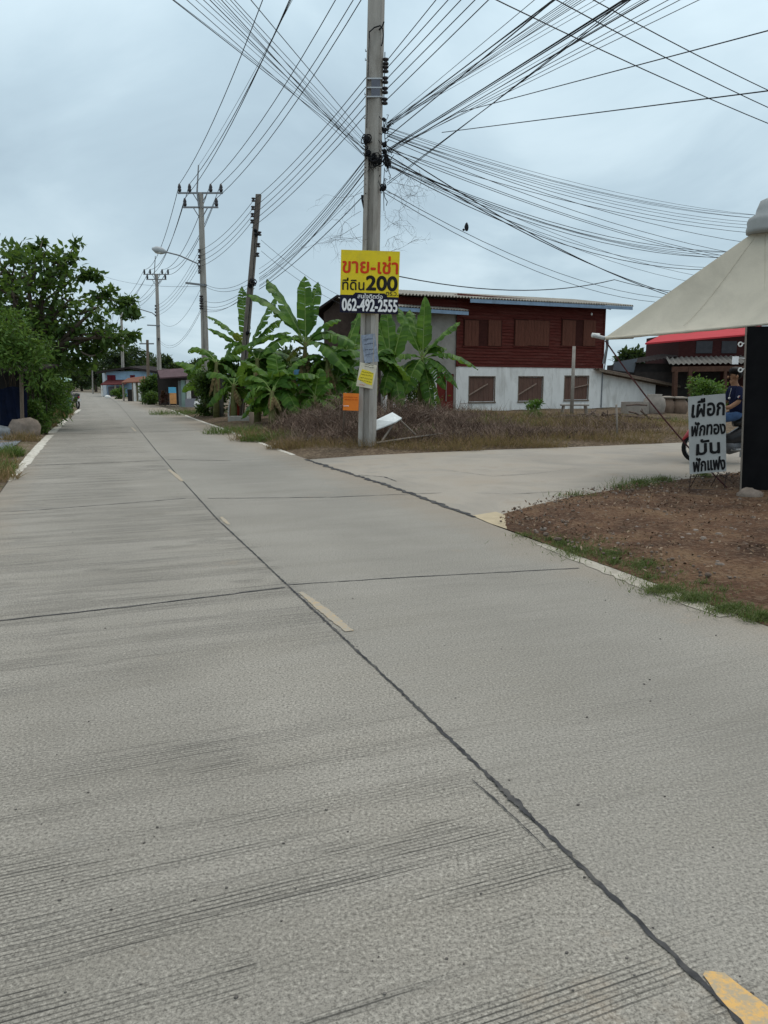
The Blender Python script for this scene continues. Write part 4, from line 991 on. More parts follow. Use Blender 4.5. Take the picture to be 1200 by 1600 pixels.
# lower walls, with window openings left as recesses
wins = [(733.5, 772, 589, 627), (811, 847, 589, 626), (883, 918, 588, 624)]
wr = []
for (a, b_, c, d_) in wins:
    s0, zt_ = fs_(a, c); s1, zb_ = fs_(b_, d_); wr.append((s0, s1, zb_, zt_))
b = MB(HM)
xs = [0.0]; 
for (s0, s1, zb_, zt_) in wr:
    b.box(xs[-1], s0, 0, .15, -.1, zf); b.box(s0, s1, 0, .15, -.1, zb_); b.box(s0, s1, 0, .15, zt_, zf); xs.append(s1)
b.box(xs[-1], SL, 0, .15, -.1, zf); b.box(0, .15, .151, DEP, -.1, zf); b.box(SL - .15, SL, .151, DEP, -.1, zf); b.box(.15, SL - .15, DEP - .15, DEP, -.1, zf)
b.build('lower_wall', wallm, house)
for px in (790, 864):
    s = fs_(px, 600)[0]; pl = MB(HM); pl.box(s - .06, s + .06, -.012, 0.002, -.05, zf - .02); pl.build('pilaster', wallm, house)
for (s0, s1, zb_, zt_) in wr:
    b = MB(HM); n = 5
    for k in range(n):
        x0 = s0 + (s1 - s0) * k / n; x1 = s0 + (s1 - s0) * (k + 1) / n - .012; b.box(x0, x1, .04 + random.uniform(0, .012), .08, zb_ + .01, zt_ - random.uniform(.005, .03))
    wn = b.build('window', boardm, house)
    b = MB(HM); e_ = .05; b.box(s0 - e_, s0, -.02, .03, zb_ - e_, zt_ + e_); b.box(s1, s1 + e_, -.02, .03, zb_ - e_, zt_ + e_); b.box(s0, s1, -.02, .03, zt_, zt_ + e_); b.box(s0 - .08, s1 + .08, -.05, -.021, zb_ - .09, zb_ - .02); b.build('frame', old_wood, wn)
    b = MB(HM); b.beam((s0 - .06, .0, zb_ + (zt_ - zb_) * .25), (s0 + (s1 - s0) * .72, .0, zb_ + (zt_ - zb_) * .72), .04, .11, (0, 1, 0)) if s0 < SL * .6 else b.beam((s0 + (s1 - s0) * .35, 0, zb_ + (zt_ - zb_) * .5), (s1 + .02, 0, zb_ + (zt_ - zb_) * .65), .04, .11, (0, 1, 0))
    b.build('brace', mat('pale_brace', (.27, .20, .16), .25, 8, .9, .2), wn)
# upper timber wall
b = MB(HM); z = zf; 
b.box(.06, SL - .06, .02, .12, zf - .05, ZT)
while z < ZT - .02:
    b.add([(-.02, -.035, z), (SL + .02, -.035, z), (SL + .02, .0, z + .17), (-.02, .0, z + .17), (-.02, .03, z), (SL + .02, .03, z)], [(0, 1, 2, 3), (0, 4, 5, 1)]); z += .16
b.box(SL - .06, SL + .02, .03, DEP, zf, ZT); b.box(-.02, .06, .03, DEP, zf, ZT)
b.box(-.05, .07, -.05, -.036, zf - .02, ZT); b.box(SL - .07, SL + .05, -.05, -.036, zf - .02, ZT)
b.build('upper_wall', redwood, house)
def shutter(pa, pb, py0, py1, par, m=shutm, out=.05):
    s0, z1 = fs_(pa, py0); s1, z0 = fs_(pb, py1); b = MB(HM); n = max(2, int((s1 - s0) / .2))
    for k in range(n): b.box(s0 + (s1 - s0) * k / n, s0 + (s1 - s0) * (k + 1) / n - .01, -.05 - out + random.uniform(0, .012), -.051, z0, z1)
    return b.build('shutter', m, par)
for x0, x1, sh in ((724, 783, ((725, 746), (762, 781))), (803, 857, ((804, 823), (824, 856))), (877, 929, ((878, 897), (911, 928)))):
    s0, z1 = fs_(x0, 498); s1, z0 = fs_(x1, 542); b = MB(HM)
    b.box(s0, s1, -.05, -.037, z0, z1); wn = b.build('window', mat('opening_shade_red', (.045, .014, .011), .3, 5, .9, .1), house)  # flat panel, its dark colour stands in for shade in the opening
    for a, c in sh: shutter(a, c, 500, 541, wn)
    fb_ = MB(HM); fb_.box(s0 - .05, s1 + .05, -.075, -.0505, z0 - .07, z0 - .001); fb_.box(s0 - .05, s1 + .05, -.075, -.0505, z1 + .001, z1 + .05); fb_.build('frame', redwood, wn)
# roof
def corrugated(P00, P10, P01, pitch, amp, th=.012, n2=6):
    """sheet from P00 along P10 (corrugations run P00->P01)"""
    b = MB(); u = (P10 - P00); l = u.length; k = int(l / pitch * 6); w_ = P01 - P00; nrm = u.cross(w_).normalized()
    if nrm.z < 0: nrm = -nrm
    vv = []
    for j in (0, 1):
        for i in range(k + 1):
            p = P00 + u * (i / k) + w_ * j + nrm * amp * math.sin(2 * math.pi * i / 6); vv += [p, p - nrm * th]
    ff = []; m2 = (k + 1) * 2
    for i in range(k): a = 2 * i; ff += [(a, a + 2, m2 + a + 2, m2 + a), (a + 1, m2 + a + 1, m2 + a + 3, a + 3), (a, a + 1, a + 3, a + 2), (m2 + a, m2 + a + 2, m2 + a + 3, m2 + a + 1)]
    b.add(vv, ff); return b
hw = lambda s, n, z: HM @ V((s, n, z))
sR, zR = fs_(990, 477.5, .75); sL_, zL_ = fs_(628, 459, .75); zE = (zR + zL_) / 2
ridge = 3.9; rise = .74
rf = corrugated(hw(sL_, -.75, zL_), hw(sR, -.75, zR), hw(sL_, ridge, zL_ + rise), .19, .042, .02); roof = rf.build('roof', roofm, house)
b = corrugated(hw(sL_, DEP + .8, zL_), hw(sR, DEP + .8, zR), hw(sL_, ridge, zL_ + rise - .01), .17, .028); b.build('back_roof', roofm, house)
f0, f1 = fs_(735, 472, .72)[0], sR - .02
b = MB(HM); zt0 = zL_ + (zR - zL_) * (f0 - sL_) / (sR - sL_)
b.add([(f0, -.72, zt0 - .06), (f1, -.72, zR - .06), (f1, -.72, zR - .24), (f0, -.72, zt0 - .24), (f0, -.69, zt0 - .06), (f1, -.69, zR - .06), (f1, -.69, zR - .24), (f0, -.69, zt0 - .24)], [(0, 3, 2, 1), (4, 5, 6, 7), (0, 1, 5, 4), (3, 7, 6, 2), (1, 2, 6, 5), (0, 4, 7, 3)])
b.build('fascia', bluetrim, house)
b = MB(HM)     # gable boards and rafters under the overhang
b.prism([(sL_ + .25, 0.0, zL_ - .05), (sL_ + .25, DEP, zL_ - .05), (sL_ + .25, ridge, zL_ + rise - .12)], (.06, 0, 0))
b.prism([(SL - .05, .05, zR - .1), (SL - .05, DEP, zR - .1), (SL - .05, ridge, zR + rise - .15)], (.06, 0, 0))
for k in range(12):
    s = 0.2 + k * SL / 11.5; b.beam((s, -.66, zE - .12), (s, .5, zE + .14), .06, .1)
b.build('rafters', redwood, house)
b = MB(HM); b.box(sL_ + .05, f0, -.02, .06, fs_(690, 482)[1], zL_ - .02); b.build('gable_wall', redwood, house)
b = MB(); c = HM @ V((fs_(915, 492)[0], -.45, fs_(915, 492)[1])); b.ball(c, .05, .05, .08, 8, 6); b.build('lamp_bulb', white_paint, house, True)
# annex on the left with its own low roof
sa0 = fs_(598, 520)[0]; za = fs_(715, 491, .5)[1]
annexm = mat('annex_render', (.30, .28, .25), .15, 2, .95, .15, dirt=(.18, .16, .14), dirt_scale=1.2)
dx0, dz1 = fs_(683, 584); dx1, _ = fs_(710, 584)
b = MB(HM); b.box(sa0, dx0, .03, .17, -.1, za + .1); b.box(dx0, dx1, .03, .17, dz1, za + .1); b.box(dx1, -.001, .03, .17, -.1, za + .1); b.build('annex_wall', annexm, house)
b = MB(HM); b.box(sa0 + .02, dx0 - .02, -.012, .029, -.05, fs_(670, 574)[1]); b.build('white_dado', wallm, house)
b = MB(HM)
for k in range(4): b.box(dx0 + (dx1 - dx0) * k / 4 + .005, dx0 + (dx1 - dx0) * (k + 1) / 4 - .005, .06 + .008 * (k % 2), .12, 0, dz1)
dr = b.build('door', mat('red_door', (.13, .022, .016), .3, 6, .7, .1, stretch=(5, 5, .4)), house)
b = MB(HM); b.box((dx0 + dx1) / 2 + .04, (dx0 + dx1) / 2 + .08, .02, .059, .6, dz1 - .1); b.build('handle', grey_wood, dr)
aR, zaR = fs_(733, 485, .7); aL, zaL = fs_(560, 474, .7)
b = corrugated(hw(aL, -.7, zaL), hw(aR, -.7, zaR), hw(aL, 1.2, zaL + .42), .17, .028); b.build('annex_roof', roofm, house)
b = MB(HM); b.add([(aL, -.67, zaL - .05), (aR, -.67, zaR - .05), (aR, -.67, zaR - .22), (aL, -.67, zaL - .22), (aL, -.64, zaL - .05), (aR, -.64, zaR - .05), (aR, -.64, zaR - .22), (aL, -.64, zaL - .22)], [(0, 3, 2, 1), (4, 5, 6, 7), (0, 1, 5, 4), (3, 7, 6, 2), (1, 2, 6, 5), (0, 4, 7, 3)]); b.build('annex_fascia', bluetrim, house)
# lean-to on the right
l0, l1 = SL + .02, fs_(1026, 610)[0]; zl0 = fs_(940, 581)[1]; zl1 = fs_(1026, 599)[1]
b = MB(HM); b.prism([(l0, .10, -.1), (l1, .10, -.1), (l1, .10, zl1), (l0, .10, zl0)], (0, .12, 0)); b.build('leanto_wall', wallm, house)
r0 = fs_(936, 576, .4); r1 = fs_(1063, 602, .4)
rusty = mat('rusty_sheet', (.16, .12, .095), .4, 4, .95, .3, dirt=(.09, .06, .045), dirt_scale=2)
P0_ = hw(r0[0], -.4, r0[1]); P1_ = hw(r1[0], -.4, r1[1])
b = corrugated(P0_, P0_ + V((nin.x, nin.y, 0)) * 3.5, P1_, .2, .03); b.build('leanto_roof', rusty, house)
b = MB(); b.beam(P0_ + V((0, 0, -.09)), P1_ + V((0, 0, -.09)), .06, .12); b.beam(P0_ + nin * .5 + V((0, 0, -.12)), P1_ + nin * .5 + V((0, 0, -.12)), .06, .1); b.build('leanto_beam', old_wood, house)
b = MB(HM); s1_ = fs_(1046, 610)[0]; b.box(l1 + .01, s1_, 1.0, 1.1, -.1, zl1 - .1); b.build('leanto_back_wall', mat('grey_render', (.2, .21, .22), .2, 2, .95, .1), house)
b = MB(); e0 = hw(fs_(938, 640)[0] + .02, -.03, 0); b.tube([e0 + V((0, 0, .1)), e0 + V((0, 0, zf))], .04, 8); b.tube([hw(SL + .02, -.35, fs_(947, 535, .3)[1]), hw(SL + .05, -.1, fs_(940, 578)[1])], .035, 6); b.build('drainpipe', steel, house)

# -- brown gable building behind the banana clump
Yg = 42.0; gb = D(540, 640, Yg); gb.z = 0
gh = thing('gable_house', 'dark brown gable-roofed building half hidden behind the banana plants', 'house', gb)
gz = D(525, 466, Yg).z; ez = D(497, 486, Yg).z
xA, xB = D(500, 500, Yg).x, D(640, 500, Yg).x; xp = D(527, 466, Yg).x
b = MB(); b.prism([(xA + .2, Yg, 0), (xB, Yg, 0), (xB, Yg, gz - .2), (xp, Yg, gz - .15), (xA + .2, Yg, ez - .1)], (0, 5, 0)); b.build('wall', mat('brown_wall', (.085, .06, .05), .3, 3, .95, .1), gh)
rm = mat('dark_roof', (.035, .029, .028), .3, 4, 1.0, .2, spec=.05)
b = MB(); b.prism([(xA - .2, Yg - .5, ez - .12), (xp, Yg - .5, gz), (xp, Yg - .5, gz + .12), (xA - .25, Yg - .5, ez)], (0, 6, 0)); b.prism([(xp + .001, Yg - .5, gz), (xB + .5, Yg - .5, gz - .35), (xB + .5, Yg - .5, gz - .23), (xp + .001, Yg - .5, gz + .12)], (0, 6, 0)); b.build('roof', rm, gh)
b = MB(); wx = D(560, 545, Yg).x; b.box(wx - .9, wx + .9, Yg - .03, Yg - .002, 2.2, 3.3); b.build('window', mat('pale_pane', (.42, .43, .42), .1, 5, .4, 0), gh)

# -- dark shed and second house on the right
def simple_block(name, label, x0, x1, y0, y1, Yd, dep, wm, roofpts, rmat, cat='house'):
    c = D((x0 + x1) / 2, 640, Yd); c.z = 0; t = thing(name, label, cat, c); a, b_ = D(x0, y0, Yd), D(x1, y0, Yd)
    m = MB(); m.box(a.x, b_.x, Yd, Yd + dep, -.1, a.z); m.build('wall', wm, t)
    (p, q_) = roofpts; A, B = D(*p, Yd - .5), D(*q_, Yd - .5)
    r = corrugated(A, B, A + V((0, dep * .6, .22)), .22, .03); r.build('roof', rmat, t); return t
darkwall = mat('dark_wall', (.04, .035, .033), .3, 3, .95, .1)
Yk = 48
t = simple_block('shed', 'low dark shed with drooping sheet roof behind the white lean-to', 985, 1062, 568, 640, Yk, 5, darkwall, ((996, 567), (1062, 556)), rm, 'shed')
b = MB(); b.prism([D(x, y, Yk - .05) for x, y in ((960, 566), (996, 560), (990, 582), (958, 578))], (0, .03, 0)); b.build('grey_sheet', mat('grey_sheet', (.14, .16, .18), .1, 4, .8, .05), t)
Ym = 45
t = simple_block('red_house', 'dark red house with grey corrugated porch roof partly behind the tent', 1062, 1290, 520, 640, Ym + 3, 6, mat('dark_red_wall', (.045, .014, .013), .3, 4, .85, .1, stretch=(1, 1, 4)), ((1050, 516), (1300, 512)), rm)
A, B = D(1046, 569, Ym), D(1230, 566, Ym); r = corrugated(A, B, D(1040, 558, Ym + 3), .3, .045); r.build('porch_roof', mat('grey_corrugated', (.13, .125, .115), .2, 3, .9, .2, dirt=(.1, .09, .08)), t)
b = MB(); b.beam(D(1050, 577, Ym), D(1225, 575, Ym), .15, .3); b.beam(D(1078, 645, Ym), D(1078, 574, Ym), .2, .2); b.beam(D(1133, 645, Ym), D(1133, 574, Ym), .16, .16); b.beam(D(1053, 642, Ym), D(1055, 580, Ym), .35, .2); b.build('porch_frame', mat('brown_timber', (.085, .045, .032), .3, 5, .85, .1), t)
b = MB(); b.box(D(1047, 0, Ym).x, D(1200, 0, Ym).x, Ym + 2.6, Ym + 2.8, 0, D(1100, 580, Ym).z); b.build('porch_back', darkwall, t)  # dark colour stands in for the shade inside the porch
for xa_, xb_ in ((1088, 1112), (1128, 1150)):
    b = MB(); a = D(xa_, 533, Ym + 3); c = D(xb_, 552, Ym + 3); b.box(a.x, c.x, Ym + 2.95, Ym + 2.999, c.z, a.z); b.build('window', mat('grey_pane', (.05, .05, .055), .2, 4, .5, 0), t)

# -- bench, bare post, jars, firewood
c = G(897, 650); t = thing('bench', 'low weathered wooden bench below the third boarded window', 'bench', c); sc_ = c.y / F
zt = D(897, 632, c.y).z
b = MB(); b.box(c.x - .62, c.x + .62, c.y - .2, c.y + .2, zt - .06, zt); b.build('seat', grey_wood, t)
for sx in (-1, 1):
    for sy in (-1, 1): b = MB(); b.tube([(c.x + sx * .5, c.y + sy * .15, zt - .06), (c.x + sx * .58, c.y + sy * .18, 0)], .04, 6); b.build('leg', grey_wood, t)
c = G(893, 652); tp = D(897, 541, c.y); b = MB(); b.tube([c, tp], [.085, .07], 8); tag(b.build('bare_post', mat('pale_post', (.28, .25, .22), .25, 6, .9, .2), None, True, c), 'tall bare wooden post in front of the third boarded window', 'post')
def jar(px, py, r, h, m, label, lid=True):
    c = G(px, py); t = thing('water_jar', label, 'water jar', c, 'water jars by the lean-to')
    b = MB(); b.lathe(c, [(r * .62, 0), (r * .9, h * .2), (r, h * .5), (r * .9, h * .78), (r * .62, h * .92), (r * .66, h)], 16); b.build('jar', m, t, True)
    if lid: b = MB(); b.lathe(c + V((0, 0, h)), [(r * .95, 0), (r * .95, .05), (r * .3, .09)], 16); b.build('lid', grey_wood, t)
jm = mat('jar_clay', (.17, .12, .09), .25, 4, .8, .15); jp = mat('jar_grey', (.27, .24, .21), .2, 4, .9, .15)
jar(1021, 651, .50, 1.0, jp, 'bulging grey water jar in the middle beside the concrete ring', False)
jar(1040, 650, .40, .82, jm, 'brown water jar with flat lid, left one of the brown pair')
jar(1060, 650, .40, .80, jm, 'brown water jar with flat lid, right one of the brown pair')
c = G(992, 651); b = MB(); b.lathe(c, [(.62, 0), (.62, .66), (.54, .66), (.54, .3)], 20); tag(b.build('concrete_ring', jp, None, False, c), 'squat grey concrete ring standing left of the water jars', 'concrete ring')
c = G(937, 664); t = MB(); random.seed(12)
for _ in range(70):
    p = c + V((random.gauss(0, 1.0), random.gauss(0, .5), abs(random.gauss(.12, .16)))); d_ = V((random.gauss(0, 1), random.gauss(0, .5), random.gauss(0, .12))).normalized() * random.uniform(.25, .8); t.tube([p - d_, p + V((0, 0, .03)), p + d_], random.uniform(.015, .04), 5)
tag(t.build('woodpile', mat('pile_wood', (.12, .09, .075), .4, 8, .95, .3), None, False, c), 'untidy heap of broken branches right of the bench', 'wood pile')
b = MB(); c = G(880, 690)
for pts in ([(845, 684), (870, 677), (893, 681)], [(865, 692), (878, 679), (915, 677)], [(740, 690), (775, 686), (800, 690)]): b.tube([G(x, y) + V((0, 0, .1)) for x, y in pts], [.03, .025, .012], 5)
tag(b.build('fallen_branch', grey_wood, None, False, c), 'bare fallen branches lying on the weeds beside the side road', 'branch')

# ================================================================== TENT, HAND-PAINTED SIGN, RIDER
YT = G(1156, 772).y
canvas = mat('cream_canvas', (.58, .53, .43), .07, 2.0, .9, .15, dirt=(.36, .33, .27), dirt_scale=1.5, dirt_amt=.35)
C1 = D(946, 527, 11.6); PK = D(1196, 350, 10.9); C2 = D(1330, 490, 9.6); C4 = D(1046, 520, 14.2); C3 = C2 + (C4 - C1)
tent = thing('market_tent', 'cream canvas tent with black mesh side wall on the right', 'tent', G(1160, 772))
def sag_tri(a, b_, c, n, sag, th=.012):
    """a slightly hollow, creased canvas triangle a,b (eave) c (peak)"""
    m = MB(); vv = []; idx = {}
    nn = (b_ - a).cross(c - a).normalized()
    if nn.z < 0: nn = -nn
    for i in range(n + 1):
        for j in range(n + 1 - i):
            u, v_ = i / n, j / n; w_ = 1 - u - v_
            p = a * w_ + b_ * u + c * v_; s_ = 27 * u * v_ * w_
            cr_ = .013 * math.sin(26 * u + 9 * v_ + 3 * math.sin(7 * u)) * (1 - v_) * (w_ * 4 if w_ < .25 else 1) * (1 if 0 < i and 0 < j and w_ > 0 else 0)
            idx[(i, j)] = len(vv); vv.append(p - nn * (sag * s_) + nn * cr_ - V((0, 0, .012 * 4 * u * w_ * (1 - v_) ** 3)))
    k = len(vv); vv += [p - nn * th for p in vv]; ff = []
    for i in range(n):
        for j in range(n - i):
            t_ = (idx[(i, j)], idx[(i + 1, j)], idx[(i, j + 1)]); ff += [t_, tuple(x + k for x in t_[::-1])]
            if i + j < n - 1: t_ = (idx[(i + 1, j)], idx[(i + 1, j + 1)], idx[(i, j + 1)]); ff += [t_, tuple(x + k for x in t_[::-1])]
    m.add(vv, ff); return m
m = sag_tri(C1, C2, PK, 28, .10); 
for a_, b2 in ((C2, C3), (C3, C4), (C4, C1)):
    m2 = sag_tri(a_, b2, PK, 14, .1); m.add(m2.v, m2.f)
m.build('canopy', canvas, tent, True)
sm_ = MB()
for f_ in (.34, .68):
    P_ = []
    for i in range(1, 20):
        v_ = i / 20; u = f_ * (1 - v_); w_ = 1 - u - v_; nn_ = (C2 - C1).cross(PK - C1).normalized(); nn_ = -nn_ if nn_.z < 0 else nn_
        P_.append(C1 * w_ + C2 * u + PK * v_ - nn_ * (.10 * 27 * u * v_ * w_) + nn_ * .004)
    sm_.tube(P_, .0025, 4)
sm_.build('seam', canvas, tent, True)
# rolled hem along the front eave
hem = MB(); pts = []
for i in range(25):
    u = i / 24; pts.append(C1.lerp(C2, u) - V((0, 0, .012 * 4 * u * (1 - u) + .015)) + V((0, -.01, 0)))
hem.tube(pts, [.022 + .005 * math.sin(i * 2.3) for i in range(25)], 8); hem.build('hem', canvas, tent, True)
cap = MB(); cv_ = [(1171, 362), (1174, 340), (1186, 331), (1204, 326), (1230, 332), (1236, 360)]
a = PK + V((0, 0, -.12)); 
cap.lathe(a + V((.04, 0, 0)), [(.27, 0), (.275, .05), (.262, .09), (.268, .15), (.25, .2), (.17, .25), (.16, .31), (.12, .42), (.03, .46)], 18); cap.build('peak_cap', mat('grey_canvas', (.33, .345, .34), .15, 3, .9, .2), tent, True)
pipe = MB(); pipe.tube([D(925, 523.5, 11.75), C1 + V((-.02, .02, -.01)), C1.lerp(C3, .1) + V((0, 0, -.03))], .028, 8); pipe.build('eave_pipe', mat('galv_pipe', (.35, .36, .36), .2, 8, .5, .05, metal=.3), tent)
b = MB(); b.tube([D(925, 523.5, 11.75), D(937, 524.5, 11.7)], .034, 10); b.build('pipe_end', white_paint, tent)
b = MB(); b.tube([D(949, 529, 11.65), D(948, 545, 11.66), D(943, 568, 11.7)], [.022, .018, .02], 6); b.build('strap', steel, tent)
def net_material():
    m, nt, bs, o = newmat('black_net'); q = NT(nt); t = q.n('ShaderNodeTexCoord')
    c = q.ramp(q.noise(t.outputs['Object'], 3, 5), [(.3, (.006, .006, .007)), (.7, (.012, .012, .013))]); q.l(c, bs.inputs['Base Color']); bs.inputs['Roughness'].default_value = .95; bs.inputs['Specular IOR Level'].default_value = .1
    wv = q.n('ShaderNodeTexWave'); wv.inputs['Scale'].default_value = 2.0; wv.inputs['Distortion'].default_value = 6; q.l(t.outputs['Object'], wv.inputs['Vector'])
    bp = q.n('ShaderNodeBump'); bp.inputs['Strength'].default_value = .25; q.l(wv.outputs['Fac'], bp.inputs['Height']); q.l(bp.outputs[0], bs.inputs['Normal']); return m
b = MB(); tl, bl = D(1166, 510, YT), G(1157, 770); n_ = 26; vv = []
for j in range(9):
    for i in range(n_ + 1):
        u, v_ = i / n_, j / 8; p = bl.lerp(tl, v_) + V((3.2 * u, -.5 * u + .03 * math.sin(u * 40 + v_ * 2) * (1 - .5 * v_), 0)); vv.append(p)
b.add(vv, [(j * (n_ + 1) + i, j * (n_ + 1) + i + 1, (j + 1) * (n_ + 1) + i + 1, (j + 1) * (n_ + 1) + i) for j in range(8) for i in range(n_)])
b.build('side_wall', net_material(), tent, True)
b = MB(); b.tube([bl + V((-.01, -.02, 0)), tl + V((-.01, -.02, 0))], .012, 8); b.build('frame_post', mat('pipe_grey', (.22, .19, .16), .2, 8, .6, .05), tent)
b = MB(); b.beam(bl + V((0, .0, .02)), bl + V((3.2, -.5, .02)), .06, .04); b.build('ground_rail', dark_void, tent)
for px, py in ((1157, 538), (1157, 578)):
    k = MB(); c = D(px, py, YT - .02); k.tube([c + V((math.cos(a) * .026, 0, math.sin(a) * .026)) for a in np.linspace(0, 6.283, 11)], .009, 5, False); k.tube([c + V((.02, 0, 0)), D(1163, py - 2, YT - .02)], .006, 5); k.build('grommet', white_paint, tent)
k = MB(); c = D(1149, 563, YT - .02); k.box(c.x - .04, c.x + .04, c.y - .004, c.y + .004, c.z - .05, c.z + .05); k.tube([c + V((.04, 0, .03)), D(1164, 560, YT - .02)], .004, 4); k.build('paper_tag', wht, tent)
rb2 = MB(); c = G(1170, 779); rb2.ball(c + V((0, 0, .04)), .16, .12, .10, 14, 10, .15, 8); tag(rb2.build('rock', brown_stone, None, True, c), 'grey stone weighing down the foot of the black tent wall', 'stone')
b = MB(); A = C1 + V((0, 0, -.05)); B = G(1142, 768); b.tube([A.lerp(B, i / 10) - V((0, 0, .10 * 4 * i / 10 * (1 - i / 10))) for i in range(11)], .011, 6)
tag(b.build('guy_rope', mat('dark_rope', (.075, .03, .03), .4, 30, .9, .1), None, True, A), 'dark red guy rope slanting from the canopy corner past the sign', 'rope')
# red awning behind the canopy edge
YR = 15.5; t = thing('red_awning', 'flat red awning edge showing below the cream canopy', 'awning', D(1090, 640, YR))
b = MB(); q_ = [D(1008, 536, YR), D(1170, 522, YR), D(1200, 500, YR + 1.6), D(1062, 508, YR + 1.6)]; b.prism(q_, (0, 0, -.03)); b.build('cover', mat('red_cloth', (.42, .04, .05), .1, 4, .8, .1), t)
pb2 = MB(); pb2.tube([D(1172, 524, YR), V((D(1172, 524, YR).x, YR, 0))], .03, 8); pb2.build('pole', steel, t)

# -- hand-painted sign
Ys = G(1105, 770).y + .05
fr, W_, H_ = board_frame((1075.5, 620), (1133.5, 615), (1079, 741), Ys)
t = thing('painted_sign', 'grey board hand-lettered in black with four vegetable names on a wire stand', 'sign', G(1105, 775))
board(fr, W_, H_, .012, mat('grey_board', (.38, .39, .38), .1, 6, .8, .05, dirt=(.3, .3, .29)), t)
ink = mat('black_marker', (.012, .012, .013), .2, 10, .7, 0)
kx_, ky_ = W_ / 58, H_ / 121
def b2_(x0, x1, y0, y1): return (x0 - 29) * kx_, (x1 - 29) * kx_, (60.5 - y1) * ky_, (60.5 - y0) * ky_
lettering('เผือก', *b2_(4, 56, 4, 33), fr, ink, t, .007, .05, wob=.004)
lettering('ฟักทอง', *b2_(2, 57, 39, 62), fr, ink, t, .006, .06, wob=.004)
lettering('มัน', *b2_(10, 48, 67, 92), fr, ink, t, .0075, .04, wob=.004)
lettering('ฟักแฟง', *b2_(4, 56.5, 95, 118), fr, ink, t, .006, .05, wob=.004)
wire_m = mat('rusty_wire', (.05, .035, .03), .3, 20, .8, 0)
gz0 = G(1105, 775).y
for px in (1080, 1091, 1123, 1135):
    b = MB(); b.tube([D(px, 738, Ys + .03), V((D(px, 738, Ys).x, Ys + (.03 if px in (1080, 1135) else .25), .02))], .006, 5); b.build('leg', wire_m, t)
b = MB(); a, c = D(1082, 745, Ys + .03), D(1135, 743, Ys + .03); b.tube([a, c], .005, 5); b.tube([D(1120, 738, Ys), V((D(1142, 760, Ys).x, Ys, .15))], .005, 5)
b.tube([V((a.x - .06, Ys + .28, .02)), V((a.x - .06, Ys - .12, .025)), V((c.x + .06, Ys - .12, .025)), V((c.x + .06, Ys + .28, .02)), V((a.x - .06, Ys + .28, .02))], .014, 6)
b.tube([V((a.x - .04, Ys - .05, .03)), V((c.x + .04, Ys - .03, .03))], .02, 6)
b.build('stand_base', wire_m, t)

# -- motorcycle with rider (heads left)
def wheel(parent, c, r, tyre_w, rimm, spokes=10, yax='y'):
    wl = MB(); wl.tube([c + V((math.cos(a) * (r - tyre_w / 2), 0, math.sin(a) * (r - tyre_w / 2))) for a in np.linspace(0, 2 * math.pi, 29)], tyre_w / 2, 8, False)
    w_ = wl.build('wheel', rubber, parent, True)
    rm_ = MB(); rm_.tube([c + V((math.cos(a) * (r - tyre_w), 0, math.sin(a) * (r - tyre_w))) for a in np.linspace(0, 2 * math.pi, 25)], .014, 6, False)
    for k in range(spokes): a = 2 * math.pi * k / spokes; rm_.tube([c + V((0, .03 * (-1) ** k, 0)), c + V((math.cos(a) * (r - tyre_w), 0, math.sin(a) * (r - tyre_w)))], .007, 4)
    rm_.lathe(c + V((0, -.05, 0)), [(.045, 0), (.06, .03), (.06, .07), (.045, .1)], 10, 'y'); rm_.build('rim', rimm, w_)
    return w_
rubber = mat('tyre_rubber', (.016, .016, .017), .3, 20, .85, .1); chrome = mat('wheel_alloy', (.5, .5, .5), .1, 10, .35, 0, metal=.7); redp = mat('red_plastic', (.38, .025, .035), .1, 6, .35, 0, spec=.5); blackp = mat('black_plastic', (.02, .02, .022), .2, 8, .4, 0, spec=.5)
fwc = D(1088, 698, G(1088, 722).y); fwc.z = .28; YM = fwc.y
mb = thing('motorcycle', 'red and black underbone motorcycle half hidden behind the painted sign', 'motorcycle', V((fwc.x + .6, YM, 0)))
X = lambda dx, z, dy=0.0: V((fwc.x + dx, YM + dy, z))
wheel(mb, X(0, .28), .28, .075, chrome); wheel(mb, X(1.22, .28), .28, .085, chrome)
def shell(name, pts, rr, m, flat_=.5, par=mb, n=10):
    b = MB(); b.tube(pts, rr, n)
    b.v = [(x, YM + (y - YM) * flat_, z) for x, y, z in b.v]; return b.build(name, m, par, True)
b = MB(); b.tube([X(-.26, .42), X(-.14, .56), X(.06, .60), X(.24, .50)], [.02, .06, .07, .04], 8); b.build('fender', redp, mb, True)
b = MB(); b.tube([X(.0, .28, -.09), X(.10, .62, -.08), X(.2, .86, -.05)], .022, 8); b.tube([X(.0, .28, .09), X(.10, .62, .08), X(.2, .86, .05)], .022, 8); b.build('fork', chrome, mb)
shell('leg_shield', [X(.12, .92), X(.22, .72), X(.32, .5), X(.46, .36)], [.10, .2, .2, .1], blackp, 1.0)
shell('body', [X(.35, .42), X(.62, .42), X(.9, .55), X(1.2, .70), X(1.5, .78)], [.10, .13, .17, .16, .05], blackp, .8)
shell('seat', [X(.66, .72), X(.85, .76), X(1.15, .79), X(1.42, .83)], [.06, .1, .11, .06], blackp, 1.2)
shell('engine', [X(.42, .3), X(.62, .28), X(.82, .3)], [.1, .14, .1], mat('engine_grey', (.14, .14, .145), .2, 9, .5, .05, metal=.5), .8)
shell('headlight', [X(.08, .98), X(.14, 1.0), X(.26, .98)], [.09, .1, .06], mat('lamp_glass', (.6, .6, .58), .1, 8, .15, 0), 1.0)
b = MB(); b.tube([X(.28, 1.0, -.33), X(.2, 1.03, -.18), X(.18, 1.0, 0), X(.2, 1.03, .18), X(.28, 1.0, .33)], .014, 6); b.build('handlebar', blackp, mb)
